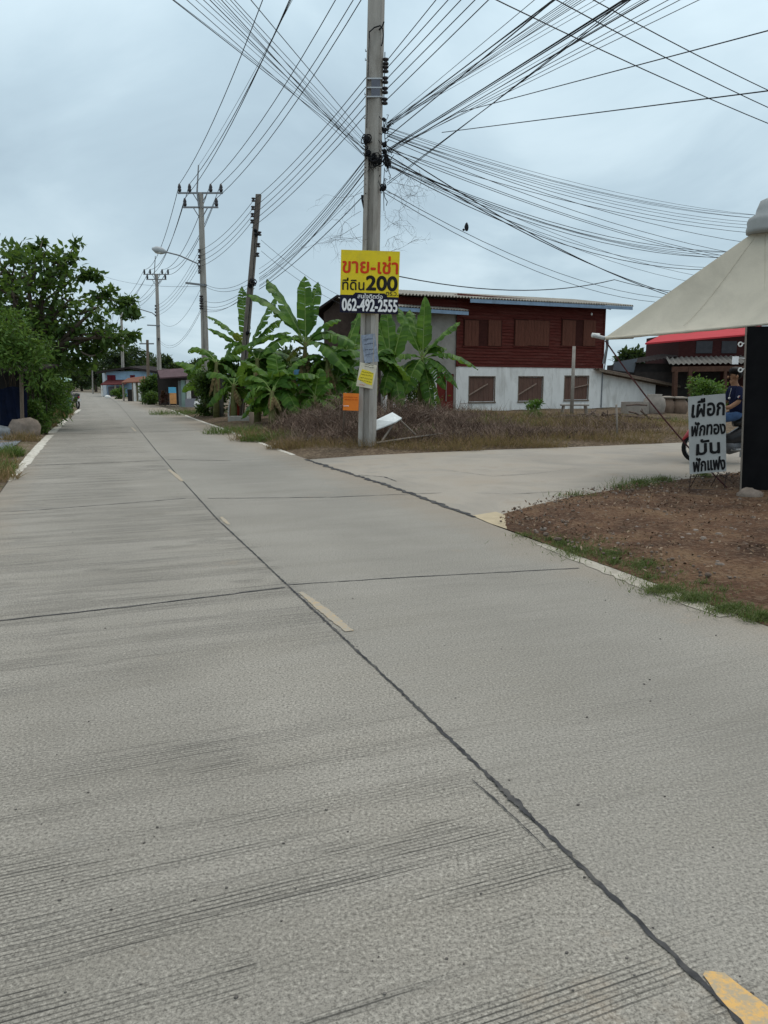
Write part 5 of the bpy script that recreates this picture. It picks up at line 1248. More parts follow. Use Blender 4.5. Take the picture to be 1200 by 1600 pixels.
b = MB(); b.tube([X(.2, 1.04, -.2), X(.16, 1.2, -.24)], .006, 5); b.ball(X(.16, 1.22, -.24), .02, .06, .035); b.tube([X(.2, 1.04, .2), X(.16, 1.2, .24)], .006, 5); b.ball(X(.16, 1.22, .24), .02, .06, .035); b.build('mirror', blackp, mb, True)
b = MB(); b.tube([X(.62, .25, -.28), X(.62, .25, .28)], .014, 6); b.build('footrest', steel, mb)
b = MB(); b.tube([X(.6, .24, -.12), X(.95, .26, -.16), X(1.45, .38, -.17)], [.02, .045, .05], 8); b.build('exhaust', chrome, mb, True)
# rider
def skin(verts, edges, radii, m, name, parent, sub=2, root=0):
    me = bpy.data.meshes.new('skin_tmp'); off = wloc(parent); me.from_pydata([tuple(V(v) - off) for v in verts], edges, []); o = bpy.data.objects.new('skin_tmp', me); COL.objects.link(o)
    md = o.modifiers.new('s', 'SKIN'); md.use_smooth_shade = True; md.branch_smoothing = .6
    for i, r in enumerate(radii): me.skin_vertices[0].data[i].radius = r if isinstance(r, tuple) else (r, r)
    for i in range(len(radii)): me.skin_vertices[0].data[i].use_root = (i == root)
    o.modifiers.new('u', 'SUBSURF').levels = sub
    dg = bpy.context.evaluated_depsgraph_get(); dg.update(); m2 = bpy.data.meshes.new_from_object(o.evaluated_get(dg)); bpy.data.objects.remove(o)
    m2.materials.clear(); m2.materials.append(m); m2.polygons.foreach_set('use_smooth', [True] * len(m2.polygons)); m2.name = name
    q_ = bpy.data.objects.new(name, m2); COL.objects.link(q_); q_.parent = parent; return q_
hip = V((fwc.x + .75, YM, .90))
per = thing('person', 'rider in navy polo shirt and blue jeans sitting on the motorcycle', 'person', V((hip.x, hip.y, 0)))
Rr = lambda dx, z, dy=0.0: V((hip.x + dx, hip.y + dy, z))
skinm = mat('skin_tone', (.30, .165, .10), .1, 9, .55, .02); navy = mat('navy_cloth', (.012, .016, .045), .3, 9, .9, .2); jeans = mat('blue_denim', (.06, .115, .23), .35, 7, .9, .2, dirt=(.02, .035, .08), dirt_scale=4); hairm = mat('black_hair', (.008, .007, .007), .3, 30, .6, .2)
# joints: pelvis, belly, chest, neck base, neck, skull base, skull, crown | arms | legs
bv = [Rr(0, .90), Rr(-.02, 1.06), Rr(-.07, 1.27), Rr(-.10, 1.39), Rr(-.115, 1.445), Rr(-.13, 1.51), Rr(-.135, 1.60), Rr(-.13, 1.67)]
be = [(i, i + 1) for i in range(7)]; br = [(.14, .17), (.13, .16), (.12, .17), (.07, .10), .068, (.085, .085), (.108, .108), (.08, .08)]
bv += [Rr(-.19, 1.515, -.008), Rr(-.185, 1.575, -.008)]; br += [(.048, .048), (.062, .07)]; be += [(5, 8), (6, 9)]
def chain(start, pts, rr):
    k = len(bv); 
    for i, (p, r) in enumerate(zip(pts, rr)): bv.append(p); br.append(r); be.append((start if i == 0 else k + i - 1, k + i))
for sy in (-1, 1):
    chain(2, [Rr(-.09, 1.37, sy * .17), Rr(-.13, 1.13, sy * .25), Rr(-.32, 1.02, sy * .29), Rr(-.46, 1.035, sy * .30), Rr(-.52, 1.04, sy * .30)], [.058, .047, .042, .03, (.035, .02)])
    chain(0, [Rr(-.06, .88, sy * .11), Rr(-.42, .80, sy * .19), Rr(-.36, .36, sy * .20), Rr(-.37, .30, sy * .20), Rr(-.50, .265, sy * .21)], [.085, .062, .042, .04, (.03, .035)])
skin(bv, be, br, skinm, 'body', per)
for sy in (-1, 1):     # fingers closed round the grip, thumb from the side of the palm
    for k in range(4):
        y = sy * (.265 + .022 * k); l = (.92, 1.0, .95, .8)[k]
        skin([Rr(-.515, 1.05, y), Rr(-.56, 1.055, y), Rr(-.58, 1.02, y), Rr(-.56, .99 + .01 * (1 - l), y)], [(0, 1), (1, 2), (2, 3)], [.011, .0105, .0095, .008], skinm, 'finger', per, 1)
    skin([Rr(-.49, 1.03, sy * .272), Rr(-.515, 1.0, sy * .25), Rr(-.54, .985, sy * .262)], [(0, 1), (1, 2)], [.013, .011, .009], skinm, 'thumb', per, 1)
sv = [Rr(.015, .86), Rr(-.015, 1.05), Rr(-.07, 1.27), Rr(-.10, 1.41)]; se = [(0, 1), (1, 2), (2, 3)]; sr_ = [(.195, .215), (.19, .205), (.155, .2), (.085, .125)]
for sy in (-1, 1):
    k = len(sv); sv += [Rr(-.09, 1.37, sy * .175), Rr(-.12, 1.19, sy * .235), Rr(-.13, 1.145, sy * .25)]; sr_ += [.085, .075, .078]; se += [(2, k), (k, k + 1), (k + 1, k + 2)]
skin(sv, se, sr_, navy, 'shirt', per)
jv = [Rr(.01, .93), Rr(0, .86)]; je = [(0, 1)]; jr = [(.16, .18), (.155, .175)]
for sy in (-1, 1):
    k = len(jv); jv += [Rr(-.08, .87, sy * .12), Rr(-.42, .81, sy * .19), Rr(-.44, .76, sy * .19), Rr(-.38, .42, sy * .20), Rr(-.37, .36, sy * .20)]; jr += [.105, .085, .082, .066, .07]; je += [(1, k), (k, k + 1), (k + 1, k + 2), (k + 2, k + 3), (k + 3, k + 4)]
skin(jv, je, jr, jeans, 'jeans', per)
b = MB(); b.ball(Rr(-.118, 1.685), .120, .108, .078, 18, 12, .04, 4); b.ball(Rr(-.078, 1.62), .082, .102, .085, 14, 9, .04, 5); b.build('hair', hairm, per, True)
b = MB(); b.ball(Rr(-.25, 1.575, -.01), .02, .019, .024); b.ball(Rr(-.125, 1.585, -.106), .022, .014, .032); b.ball(Rr(-.125, 1.585, .106), .022, .014, .032); b.build('nose_and_ears', skinm, per, True)
b = MB()
for sy in (-1, 1): b.ball(Rr(-.226, 1.605, sy * .036 - .008), .010, .014, .007); b.ball(Rr(-.226, 1.626, sy * .036 - .008), .010, .021, .005)
b.ball(Rr(-.232, 1.535, -.008), .010, .025, .005); b.build('eyes_and_mouth', hairm, per)
b = MB(); c = Rr(-.145, 1.215, -.292); b.lathe(c, [(.028, 0), (.028, .01)], 12, 'y'); bdg = b.build('badge', white_paint, per)
b = MB(); b.lathe(c + V((0, -.004, 0)), [(.014, 0), (.014, .004)], 10, 'y'); b.build('badge_centre', flat('badge_red', (.4, .05, .06)), bdg)
b = MB(); b.ball(Rr(-.22, 1.19, -.05), .02, .03, .02); b.tube([Rr(-.20, 1.38, -.06), Rr(-.215, 1.28, -.06), Rr(-.225, 1.2, -.05)], .004, 4); b.build('pendant', white_paint, per)
b = MB(); 
for sy in (-1, 1): b.tube([Rr(-.34, .25, sy * .21), Rr(-.44, .235, sy * .21), Rr(-.55, .235, sy * .215)], [.03, .038, .028], 8)
b.build('sandals', blackp, per, True)

# ================================================================== PLANTS
banana_m = leafmat('banana_green', [(.024, .07, .010), (.055, .135, .017), (.11, .205, .03)], .32, .5, 1.2)
rib_m = mat('banana_rib', (.17, .24, .07), .15, 6, .6, .05); stem_m = mat('banana_stem', (.12, .13, .05), .35, 5, .85, .2, dirt=(.09, .055, .03), dirt_amt=.8); dead_m = leafmat('banana_dead', [(.13, .09, .045), (.22, .17, .08)], .1, .8)
yel_m = leafmat('banana_yellow', [(.2, .2, .04), (.28, .25, .06)], .25, .5)
def banana_leaf(parent, base, tip, arch, width, tear=.25, fold=.45, m=banana_m, rnd=random):
    width *= 1.38; fold *= .8
    base, tip = V(base), V(tip); ctrl = base.lerp(tip, .45) + V((0, 0, arch)); L_ = (tip - base).length + abs(arch) * .6
    n = 22; b = MB()
    P_ = []; T = []
    for i in range(n + 1):
        t = i / n; p = base * (1 - t) ** 2 + ctrl * 2 * t * (1 - t) + tip * t * t; P_.append(p); T.append((ctrl - base) * 2 * (1 - t) + (tip - ctrl) * 2 * t)
    hz = V((tip.x - base.x, tip.y - base.y, 0)); hz = hz.normalized() if hz.length > .05 else V((1, 0, 0)); side0 = V((hz.y, -hz.x, 0)); tw = rnd.uniform(-.5, .5)
    start = 3
    for sgn in (-1, 1):
        j = 0.0; sh = 1.0
        for i in range(start, n):
            quad = []
            if rnd.random() < tear: j = rnd.uniform(-.1, .35); sh = rnd.uniform(.86, 1.0); gap = rnd.choice((.02, .04, .08, .3)) * rnd.uniform(.5, 1.2)
            else: gap = 0
            rows = []
            for k, ii in enumerate((i, i + 1)):
                t = (ii - start) / (n - start); t2 = t + (gap / (n - start) if k == 0 else 0)
                wd = width * (min(1, (t * 6) ** .6) * max(0.0, 1 - max(0, (t - .6) / .4) ** 2.2)) * sh
                tg = T[ii].normalized(); sd = side0 * math.cos(tw * t) + V((0, 0, 1)) * math.sin(tw * t); sd = (sd - tg * sd.dot(tg)).normalized(); up = sd.cross(tg)
                if up.z < 0: up = -up
                up = up.normalized(); an = fold + j
                wv = .03 * math.sin(ii * 1.7 + sgn)
                p = P_[ii] + (T[ii] * (gap / n) if k == 0 else V((0, 0, 0)))
                a1 = p + sd * sgn * wd * .5 * math.cos(an * .3) + up * (wd * .5 * math.sin(.25 - an * .2) + wv * .5) + tg * wd * .12
                a2 = p + sd * sgn * wd * math.cos(an) - up * (wd * (math.sin(an) - .15) - wv) + tg * wd * .28
                rows.append((p, a1, a2))
            b.add([rows[0][0], rows[1][0], rows[1][1], rows[0][1], rows[0][2], rows[1][2]], [(0, 1, 2, 3), (3, 2, 5, 4)] if sgn > 0 else [(0, 3, 2, 1), (3, 4, 5, 2)])
    o = b.build('leaf', m, parent, True)
    r = MB(); r.tube([p + V((0, 0, -.006)) for p in P_], [.032 * (1 - .85 * i / n) for i in range(n + 1)], 5); r.build('midrib', rib_m, o, True)
    return o
def banana(label, basepx, crownpx, leaves, Yd=None, r=.11, extra=0, seed=1):
    rnd = random.Random(seed); base = G(*basepx); Yd = base.y if Yd is None else Yd; base = D(basepx[0], basepx[1], Yd); base.z = 0; top = D(*crownpx, Yd)
    t = thing('banana_plant', label, 'banana plant', base, 'banana plants at the corner')
    b = MB(); b.tube([base - V((0, 0, .1)), base.lerp(top, .4), base.lerp(top, .8), top], [r * 1.3, r * 1.1, r * .85, r * .5], 10); b.build('stem', stem_m, t, True)
    for lf in leaves:
        (tx, ty, dy, arch, wd) = lf[:5]; m = lf[5] if len(lf) > 5 else banana_m; te = lf[6] if len(lf) > 6 else .22
        banana_leaf(t, top + V((0, 0, -.12)) + V((rnd.uniform(-.04, .04), rnd.uniform(-.04, .04), rnd.uniform(-.1, .05))), D(tx, ty, Yd + dy), arch, wd, te, rnd.uniform(.3, .6), m, rnd)
    for k in range(2):      # withered leaves hanging down the stem
        a = rnd.uniform(0, 6.283); z_ = (top.z - base.z) * rnd.uniform(.35, .55); p = top + V((0, 0, -.2)); q_ = V((top.x + math.cos(a) * .35, top.y - abs(math.sin(a)) * .3, base.z + z_)); o = banana_leaf(t, p, q_, .25, .13, .5, 1.1, dead_m, rnd)
    for k in range(extra):
        a = rnd.uniform(0, 6.283); l = rnd.uniform(1.1, 1.9); banana_leaf(t, top + V((0, 0, -.1)), top + V((math.cos(a) * l * .8, abs(math.sin(a)) * l * .8, rnd.uniform(-1.2, .5))), rnd.uniform(.3, .8), rnd.uniform(.24, .34), .25, .5, banana_m, rnd)
    return t
# the tall one in the middle of the clump
banana('tallest banana plant in the clump, broad arching leaves against the sky', (474, 663), (477, 535), [(417, 436, .4, .35, .34), (386, 460, -.3, .75, .36), (476, 431, .5, .2, .26, banana_m, .5), (497, 440, 1.0, .35, .22, banana_m, .6), (533, 500, .2, .55, .34), (556, 540, -.6, .75, .36), (545, 585, -1.2, .95, .36), (408, 557, -1.1, .8, .36), (378, 545, -.5, .8, .34), (448, 565, .3, .4, .2, yel_m), (525, 525, 1.2, .6, .3)], seed=2, extra=2)
# by the white wall
banana('banana plant right of the main pole standing before the white wall', (655, 656), (660, 556), [(664, 462, .4, .1, .27, banana_m, .05), (620, 478, .6, .3, .32), (640, 484, 1.0, .2, .3), (719, 503, .2, .3, .22, banana_m, .1), (747, 578, -.5, .75, .34, banana_m, .4), (716, 608, -.8, .8, .3, banana_m, .5), (697, 610, -.9, .7, .3, banana_m, .45), (600, 562, -.6, .35, .3), (632, 618, -1.0, .55, .32), (676, 640, -.8, .35, .3, banana_m, .5), (608, 600, .3, .5, .3), (690, 640, .2, .4, .24, banana_m, .4)], seed=5, extra=2)
banana('smaller banana sucker close behind the main pole with short upright leaves', (608, 660), (612, 570), [(604, 480, .6, .1, .28), (590, 500, .4, .2, .3), (632, 500, .8, .3, .28), (598, 620, -.6, .5, .3), (590, 560, -.2, .5, .28), (626, 640, -.6, .4, .28)], seed=8, extra=2)
banana('torn-leaved banana plant behind the leaning pole', (376, 655), (386, 545), [(322, 494, .0, .55, .3, banana_m, .55), (324, 513, -.4, .35, .26), (378, 447, .4, .2, .22, banana_m, .8), (432, 462, .6, .2, .34, banana_m, .6), (440, 500, .6, .4, .32, banana_m, .6), (350, 545, -.6, .6, .34), (340, 575, -.4, .6, .32), (455, 520, .9, .5, .3), (366, 520, -.6, .2, .2, yel_m)], Yd=G(376, 655).y + 1.5, seed=11, extra=3)
banana('low banana plant on the left end of the clump with a long flat leaf', (345, 648), (345, 585), [(272, 566, .0, .25, .34, banana_m, .15), (300, 590, -.3, .35, .34), (328, 548, .3, .3, .28), (360, 540, .3, .3, .3), (305, 610, .3, .4, .3), (322, 620, -.5, .4, .3), (375, 600, -.3, .4, .3), (320, 560, .8, .4, .3)], Yd=G(345, 648).y + 2, seed=13, extra=3)
banana('squat banana plant in front of the tall one with drooping low leaves', (437, 668), (437, 600), [(383, 607, -.4, .3, .28, banana_m, .1), (375, 565, .2, .4, .3), (430, 552, .2, .1, .28), (480, 560, .3, .4, .3), (500, 590, .0, .5, .32), (412, 650, -.6, .5, .3), (466, 650, -.5, .5, .3), (400, 590, .5, .4, .3), (436, 580, -.6, .4, .3)], seed=17, extra=3)
banana('dark shaded banana plant filling the gap left of the main pole', (525, 664), (525, 590), [(560, 590, .2, .4, .32), (575, 615, -.3, .4, .32), (500, 600, -.3, .4, .32), (485, 620, .0, .4, .3), (540, 555, .4, .3, .3), (560, 640, -.4, .4, .3), (510, 640, -.3, .4, .3), (566, 480, 1.5, .3, .2), (553, 560, .8, .4, .3)], seed=19, extra=4)
banana('young banana plant low beside the orange sign stake', (490, 668), (492, 618), [(465, 590, .2, .2, .26), (520, 600, .1, .3, .26), (470, 640, -.3, .3, .26), (525, 640, -.3, .3, .26), (500, 575, .3, .1, .24), (540, 630, .3, .4, .28)], seed=23, extra=3)
banana('banana plant at the back of the clump against the gable house', (548, 650), (545, 575), [(520, 540, .2, .3, .3), (560, 520, .2, .2, .3), (580, 560, .2, .4, .3), (515, 590, -.3, .4, .3), (575, 600, -.3, .4, .3), (540, 530, .4, .2, .28)], Yd=33, seed=29, extra=5)
for i, (bx_2, cx_2, cy_2, yd, sd_, lb) in enumerate(((402, 402, 560, 27.5, 41, 'banana plant deep in the clump right behind the leaning pole'), (452, 455, 572, 28.5, 42, 'banana plant hidden behind the tallest one on its left side'), (512, 512, 560, 27.5, 43, 'banana plant hidden behind the tallest one on its right side'), (583, 585, 560, 29, 44, 'banana plant behind the main pole against the annex wall'), (425, 425, 610, 25.5, 45, 'low young banana plant left of the squat one'), (365, 365, 600, 29, 46, 'low banana plant between the mossy post and the leaning pole'), (322, 322, 592, 34, 49, 'banana plant hiding the foot of the nearest crossarm pole'), (338, 338, 565, 32, 50, 'banana plant with leaves crossing the lower shaft of the nearest crossarm pole'))):
    banana(lb, (bx_2, 655), (cx_2, cy_2), [], Yd=yd, seed=sd_, extra=9)
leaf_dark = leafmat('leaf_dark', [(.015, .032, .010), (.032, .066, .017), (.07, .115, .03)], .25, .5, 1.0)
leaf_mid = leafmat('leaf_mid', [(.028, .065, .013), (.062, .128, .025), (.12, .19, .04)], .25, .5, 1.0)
leaf_lime = leafmat('leaf_lime', [(.035, .085, .016), (.06, .14, .022), (.10, .19, .04)], .3, .5, 1.0)
leaf_far = leafmat('leaf_far', [(.012, .022, .012), (.025, .042, .02), (.045, .068, .03)], .15, .6, .3)
def bush(label, px, pyb, pyt, half_px, Yd, lm, n, leaf, nclus=6, seed=1, name='shrub', cat='shrub', group=None, dep=1.0):
    rnd = random.Random(seed); np.random.seed(seed); random.seed(seed)
    base = D(px, pyb, Yd); base.z = 0; H = D(px, pyt, Yd).z; hw_ = half_px * Yd / F; cl = []
    for k in range(nclus):
        a = rnd.uniform(0, 6.283); r = rnd.random() ** .5 * .6; z = rnd.uniform(.22, .8) * H; kk = 1 - .45 * max(0, z / H - .4)
        cl.append((V((base.x + math.cos(a) * r * hw_ * kk, base.y + math.sin(a) * r * hw_ * dep, z)), hw_ * .48 * kk, hw_ * .45, H * .24))
    return tree(name, label, cat, base, cl, n, leaf, lm, bark, .05, group, stems=3)
# undergrowth inside the banana clump
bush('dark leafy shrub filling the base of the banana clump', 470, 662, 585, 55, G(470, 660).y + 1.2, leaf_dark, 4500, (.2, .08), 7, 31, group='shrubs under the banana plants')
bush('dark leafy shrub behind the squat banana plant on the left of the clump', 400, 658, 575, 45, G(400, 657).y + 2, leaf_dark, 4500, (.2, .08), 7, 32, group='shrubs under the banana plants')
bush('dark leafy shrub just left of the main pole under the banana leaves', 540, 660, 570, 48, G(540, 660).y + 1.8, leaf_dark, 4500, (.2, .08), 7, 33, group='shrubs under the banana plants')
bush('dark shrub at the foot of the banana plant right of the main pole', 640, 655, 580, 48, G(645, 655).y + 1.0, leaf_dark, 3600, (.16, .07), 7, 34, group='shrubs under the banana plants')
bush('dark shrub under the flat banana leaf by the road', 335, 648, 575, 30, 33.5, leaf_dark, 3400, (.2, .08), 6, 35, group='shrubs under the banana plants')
bush('small green weed bush against the white wall below the middle boarded window', 832, 655, 622, 12, G(832, 652).y, leaf_lime, 500, (.2, .05), 4, 36)
bush('rounded green shrub seen between the painted sign and the lean-to', 1104, 640, 584, 32, 30, leaf_mid, 2600, (.14, .07), 7, 37)
b = MB(); c = D(490, 595, 35); b.box(c.x - .9, c.x + .9, c.y, c.y + .05, c.z - .5, c.z + .5); bl_ = thing('blue_tarpaulin', 'patch of blue tarpaulin glimpsed through the banana clump', 'tarpaulin', V((c.x, c.y, 0)))
b.build('sheet', mat('blue_tarp', (.12, .28, .45), .3, 5, .6, .1), bl_); 
for sx in (-.9, .9): b = MB(); b.tube([(c.x + sx, c.y, 0), (c.x + sx, c.y, c.z + .5)], .03, 6); b.build('post', grey_wood, bl_)

# ---- left side
leaf_tree = leafmat('leaf_tree', [(.02, .045, .012), (.042, .085, .02), (.085, .14, .035)], .3, .5, .8)
YL = 25.5; random.seed(40); np.random.seed(40)
def cl(px, py, r, dy=0.0, f=.7): r *= .85; return (D(px, py, YL + dy), r, r, r * f)
tb = D(30, 655, YL); tb.z = 0
tree('roadside_tree', 'tall open-crowned tree overhanging the left side of the road', 'tree', tb,
     [cl(0, 410, .9), cl(40, 425, .9, -.5), cl(80, 420, .7, .3), cl(20, 455, 1.0, -.8), (D(95, 405, YL), .5, .5, .35), cl(100, 430, .45), cl(60, 470, 1.1, .5), cl(110, 468, .7, -.3), cl(90, 500, 1.0), cl(130, 500, .8, .4), cl(30, 505, 1.2, .8), cl(120, 535, .7, .2), cl(155, 525, .65), cl(175, 527, .5, -.4), cl(-40, 440, 1.2), cl(-60, 500, 1.4), cl(105, 560, .8, .5), cl(150, 480, .45, -.6), cl(70, 540, 1.1, -.3)],
     4200, (.25, .14), leaf_tree, bark, .2, spread=.34, sub=6, fork=.5)
def spray(nm, label, start, pts_c, n, seed, lm=leaf_dark):
    """a long bare limb ending in leaf tufts"""
    np.random.seed(seed); random.seed(seed)
    t = []
    for (px, py, r, dy) in pts_c: t.append((D(px, py, YL + dy), r, r * .8, r * .55))
    return t
T_ = bpy.data.objects['roadside_tree']; trb = MB(); P_all = []
for path, tufts, nl in (([(60, 500), (120, 470), (165, 462), (195, 482)], [(158, 462, .35, 0), (170, 455, .25, 0), (190, 474, .32, 0), (198, 484, .34, 0), (207, 490, .22, 0), (203, 468, .2, 0)], 330), ([(90, 530), (140, 520), (190, 522), (206, 524)], [(165, 528, .35, 0), (185, 530, .34, 0), (207, 523, .24, 0), (150, 540, .3, 0), (160, 535, .3, 0)], 260), ([(60, 480), (105, 440), (125, 432), (146, 430)], [(140, 428, .26, 0), (150, 430, .24, 0), (130, 432, .16, 0)], 120), ([(60, 450), (100, 415), (110, 395), (119, 378)], [(118, 380, .18, 0), (110, 405, .16, 0), (113, 400, .14, 0), (103, 420, .2, 0)], 70), ([(40, 440), (60, 400), (66, 376)], [(60, 392, .28, 0), (66, 378, .12, 0), (52, 388, .18, 0)], 90), ([(0, 430), (20, 400), (25, 390)], [(24, 390, .25, 0), (18, 398, .2, 0)], 70), ([(100, 530), (140, 560), (160, 548)], [(140, 545, .3, 0), (130, 565, .35, 0), (150, 550, .2, 0), (118, 575, .45, 0)], 200)):
    pts = [D(px, py, YL + .2 * i) for i, (px, py) in enumerate(path)]
    pts = smooth_line(pts, 2); trb.tube(pts, [.045 - .034 * i / (len(pts) - 1) for i in range(len(pts))], 6)
    for (px, py, r, dy) in tufts: c = np.array(D(px, py, YL + .5)); P_all.append(c + np.random.normal(size=(nl // len(tufts) + 18, 3)) * np.array([r, r, r * .6]) * .5)
trb.build('limb', pale_bark, T_, True)
v, qd = leaf_arrays(np.concatenate(P_all), .24, .13, .3, None, .5); np_mesh('outer_leaves', v, qd, leaf_tree, T_)
bush('bamboo-like light green shrub at the left frame edge under the tree', 25, 660, 470, 52, 28, leaf_mid, 6500, (.18, .05), 10, 41)
tree('shrub', 'leafy mid-green shrub overhanging the shelter roof at the left edge', 'shrub', V((D(20, 655, 23.4).x, 23.4, 0)), [(D(x, y, 21.2 + d_), r, r, r * .7) for x, y, r, d_ in ((5, 560, .5, -.2), (-15, 535, .6, 0), (28, 550, .55, -.3), (20, 520, .6, .2), (48, 560, .4, -.1), (60, 590, .35, 0), (40, 528, .5, .3), (8, 500, .5, .2), (60, 545, .4, .3))], 3600, (.17, .055), leaf_mid, bark, .04, spread=.36, stems=3)
bush('tall loose green shrub just right of the shelter post', 66, 658, 535, 36, 24.5, leaf_mid, 2600, (.16, .05), 11, 48)
bush('dense green shrub between the shelter and the bright bush', 75, 655, 500, 40, 27, leaf_mid, 5000, (.18, .06), 9, 42)
bush('bright lime bush by the parked motorcycle', 98, 642, 588, 14, 33, leaf_lime, 1600, (.12, .06), 5, 43)
bush('dull green roadside bush behind the brown boulder', 62, 672, 620, 22, 22.5, leaf_mid, 1500, (.10, .05), 5, 44)
bush('dark leafy bush over the roof of the shelter', -5, 650, 500, 40, 30, leaf_dark, 3500, (.18, .07), 8, 45)
bush('shady bush where the left verge meets the road bend', 96, 632, 575, 18, 52, leaf_dark, 2600, (.2, .1), 7, 46)
# shelter
c = G(5, 668); Ysh = 21.5; t = thing('shelter', 'dark open shelter with low sheet roof at the left frame edge', 'shelter', V((c.x, Ysh, 0)))
b = MB(); A = D(-60, 572, Ysh); B = D(36, 584, Ysh); b.prism([A, B, B + V((0, 0, .05)), A + V((0, 0, .05))], (0, 2.4, .25)); b.build('roof', rm, t)
for px in (-40, 33): b = MB(); p = D(px, 650, Ysh + .1); b.tube([V((p.x, p.y, 0)), D(px, 581, Ysh + .1)], .05, 6); b.build('post', old_wood, t)
b = MB(); p = D(-60, 600, Ysh + 2.3); p2_ = D(44, 600, Ysh + 2.3); b.box(p.x, p2_.x, Ysh + 2.2, Ysh + 2.3, 0, 2.0); b.build('back_wall', dark_void, t)  # near-black wall colour stands in for the shade inside the shelter
c = D(20, 650, Ysh + .6); t = MB(); n_ = 12; vv = []
for j in range(9):
    for i in range(n_ + 1): vv.append((c.x - .45 + .9 * i / n_, c.y + .07 * math.sin(i * 1.9 + j * .4), .15 + 1.2 * j / 8 - .04 * math.sin(i * .7)))
t.add(vv, [(j * (n_ + 1) + i, j * (n_ + 1) + i + 1, (j + 1) * (n_ + 1) + i + 1, (j + 1) * (n_ + 1) + i) for j in range(8) for i in range(n_)])
tag(t.build('hanging_tarpaulin', mat('navy_tarp', (.004, .008, .026), .4, 4, .6, .2), None, True, V((c.x, c.y, 0))), 'dark blue tarpaulin hanging inside the left shelter', 'tarpaulin')
t = thing('globe_lamp', 'round white globe lamp cut by the left frame edge', 'lamp', D(-3, 660, 22)); c = D(-3, 533, 22)
b = MB(); b.ball(c, .17, .17, .17, 20, 14); b.build('globe', white_paint, t, True); b = MB(); b.tube([c - V((1.2, 0, .1)), c - V((.1, 0, 0))], .03, 8); b.build('arm', steel, t)
# little stall with pale green roof far left
Yst = 38; c = D(103, 640, Yst); c.z = 0; t = thing('roadside_stall', 'small pale green roofed stall tucked behind the left bushes', 'stall', c)
b = MB(); A, B = D(84, 592, Yst), D(101, 597, Yst); b.prism([A, B, B + V((0, 0, .06)), A + V((0, 0, .06))], (0, .9, .08)); b.build('roof', mat('mint_sheet', (.35, .5, .45), .15, 4, .7, 0), t)
for e_ in (A + V((.1, 0, 0)), B - V((.1, 0, 0))): b = MB(); b.tube([V((e_.x, Yst + .1, 0)), e_], .04, 6); b.build('post', white_paint, t)
b = MB(); b.box(A.x, B.x, Yst + .2, Yst + .6, 0, .8); b.build('counter', mat('teal_counter', (.1, .2, .18), .2, 4, .8, 0), t)
# parked motorcycle seen from behind
pm = G(122, 639); t = thing('parked_motorcycle', 'dark motorcycle parked at the left road edge seen from behind', 'motorcycle', pm)
dirv = V((-.62, .78, 0)); sdv = V((.78, .62, 0)); PM = lambda f, s, z: pm + dirv * f + sdv * s + V((0, 0, z))
def wheel2(c):
    wl = MB(); wl.tube([c + dirv * math.cos(a) * .25 + V((0, 0, math.sin(a) * .25)) for a in np.linspace(0, 6.283, 21)], .05, 8, False); w_ = wl.build('wheel', rubber, t, True)
    r_ = MB(); 
    for k in range(8): r_.tube([c, c + dirv * math.cos(k * .785) * .22 + V((0, 0, math.sin(k * .785) * .22))], .008, 4)
    r_.build('rim', chrome, w_)
wheel2(PM(0, 0, .29)); wheel2(PM(1.22, 0, .29))
b = MB(); b.tube([PM(-.25, 0, .72), PM(.1, 0, .68), PM(.5, 0, .5), PM(.8, 0, .42), PM(1.0, 0, .75), PM(1.1, 0, 1.0)], [.07, .14, .13, .1, .12, .08], 10); b.build('body', blackp, t, True)
b = MB(); b.tube([PM(-.3, 0, .82), PM(.1, 0, .82), PM(.5, 0, .76)], [.07, .12, .08], 10); b.build('seat', mat('grey_seat', (.06, .06, .065), .2, 5, .7, 0), t, True)
b = MB(); b.tube([PM(1.0, -.36, 1.02), PM(1.1, 0, 1.0), PM(1.0, .36, 1.02)], .016, 6); b.tube([PM(1.0, -.25, 1.0), PM(1.0, -.3, 1.2)], .008, 5); b.ball(PM(1.0, -.3, 1.22), .06, .03, .04); b.build('handlebar', blackp, t)
b = MB(); b.beam(PM(-.32, -.09, .52), PM(-.32, .09, .52), .02, .13); b.build('number_plate', white_paint, t)
b = MB(); b.ball(PM(-.3, 0, .68), .05, .07, .04); b.build('tail_light', redp, t, True)

# ---- right side of the road, far
YBh = 92
bh = thing('blue_house', 'pale blue two-storey house with red windows far down the road', 'house', D(200, 620, YBh) * 1.0)
a, c = D(167, 600, YBh), D(252, 600, YBh); zt = D(200, 580, YBh).z; bluew = mat('pale_blue_wall', (.28, .42, .55), .1, 2, .9, .05, dirt=(.22, .3, .38))
b = MB(); b.box(a.x, c.x, YBh, YBh + 6, 0, zt); b.build('wall', bluew, bh)
b = MB(); l_ = D(157, 600, YBh + 5); b.prism([(a.x - .01, YBh, 0), (l_.x, YBh + 6, 0), (l_.x, YBh + 6, zt), (a.x - .01, YBh, zt)], (-.06, -.05, 0)); b.build('side_wall', mat('pale_side_wall', (.42, .46, .5), .1, 2, .9, .05), bh)
pk = D(203, 576, YBh).z; xl, xr = D(153, 583, YBh).x, D(258, 584, YBh).x; xm_ = D(203, 577, YBh).x
b = MB(); b.prism([(xl, YBh - .6, D(153, 584, YBh).z), (xm_, YBh - .6, pk), (xr, YBh - .6, D(258, 586, YBh).z), (xr, YBh - .6, D(258, 585, YBh).z + .25), (xm_, YBh - .6, pk + .22), (xl, YBh - .6, D(153, 584, YBh).z + .25)], (0, 7, .3)); b.build('roof', rm, bh)
redwin = mat('maroon_shutter', (.12, .015, .025), .2, 3, .8, .05)
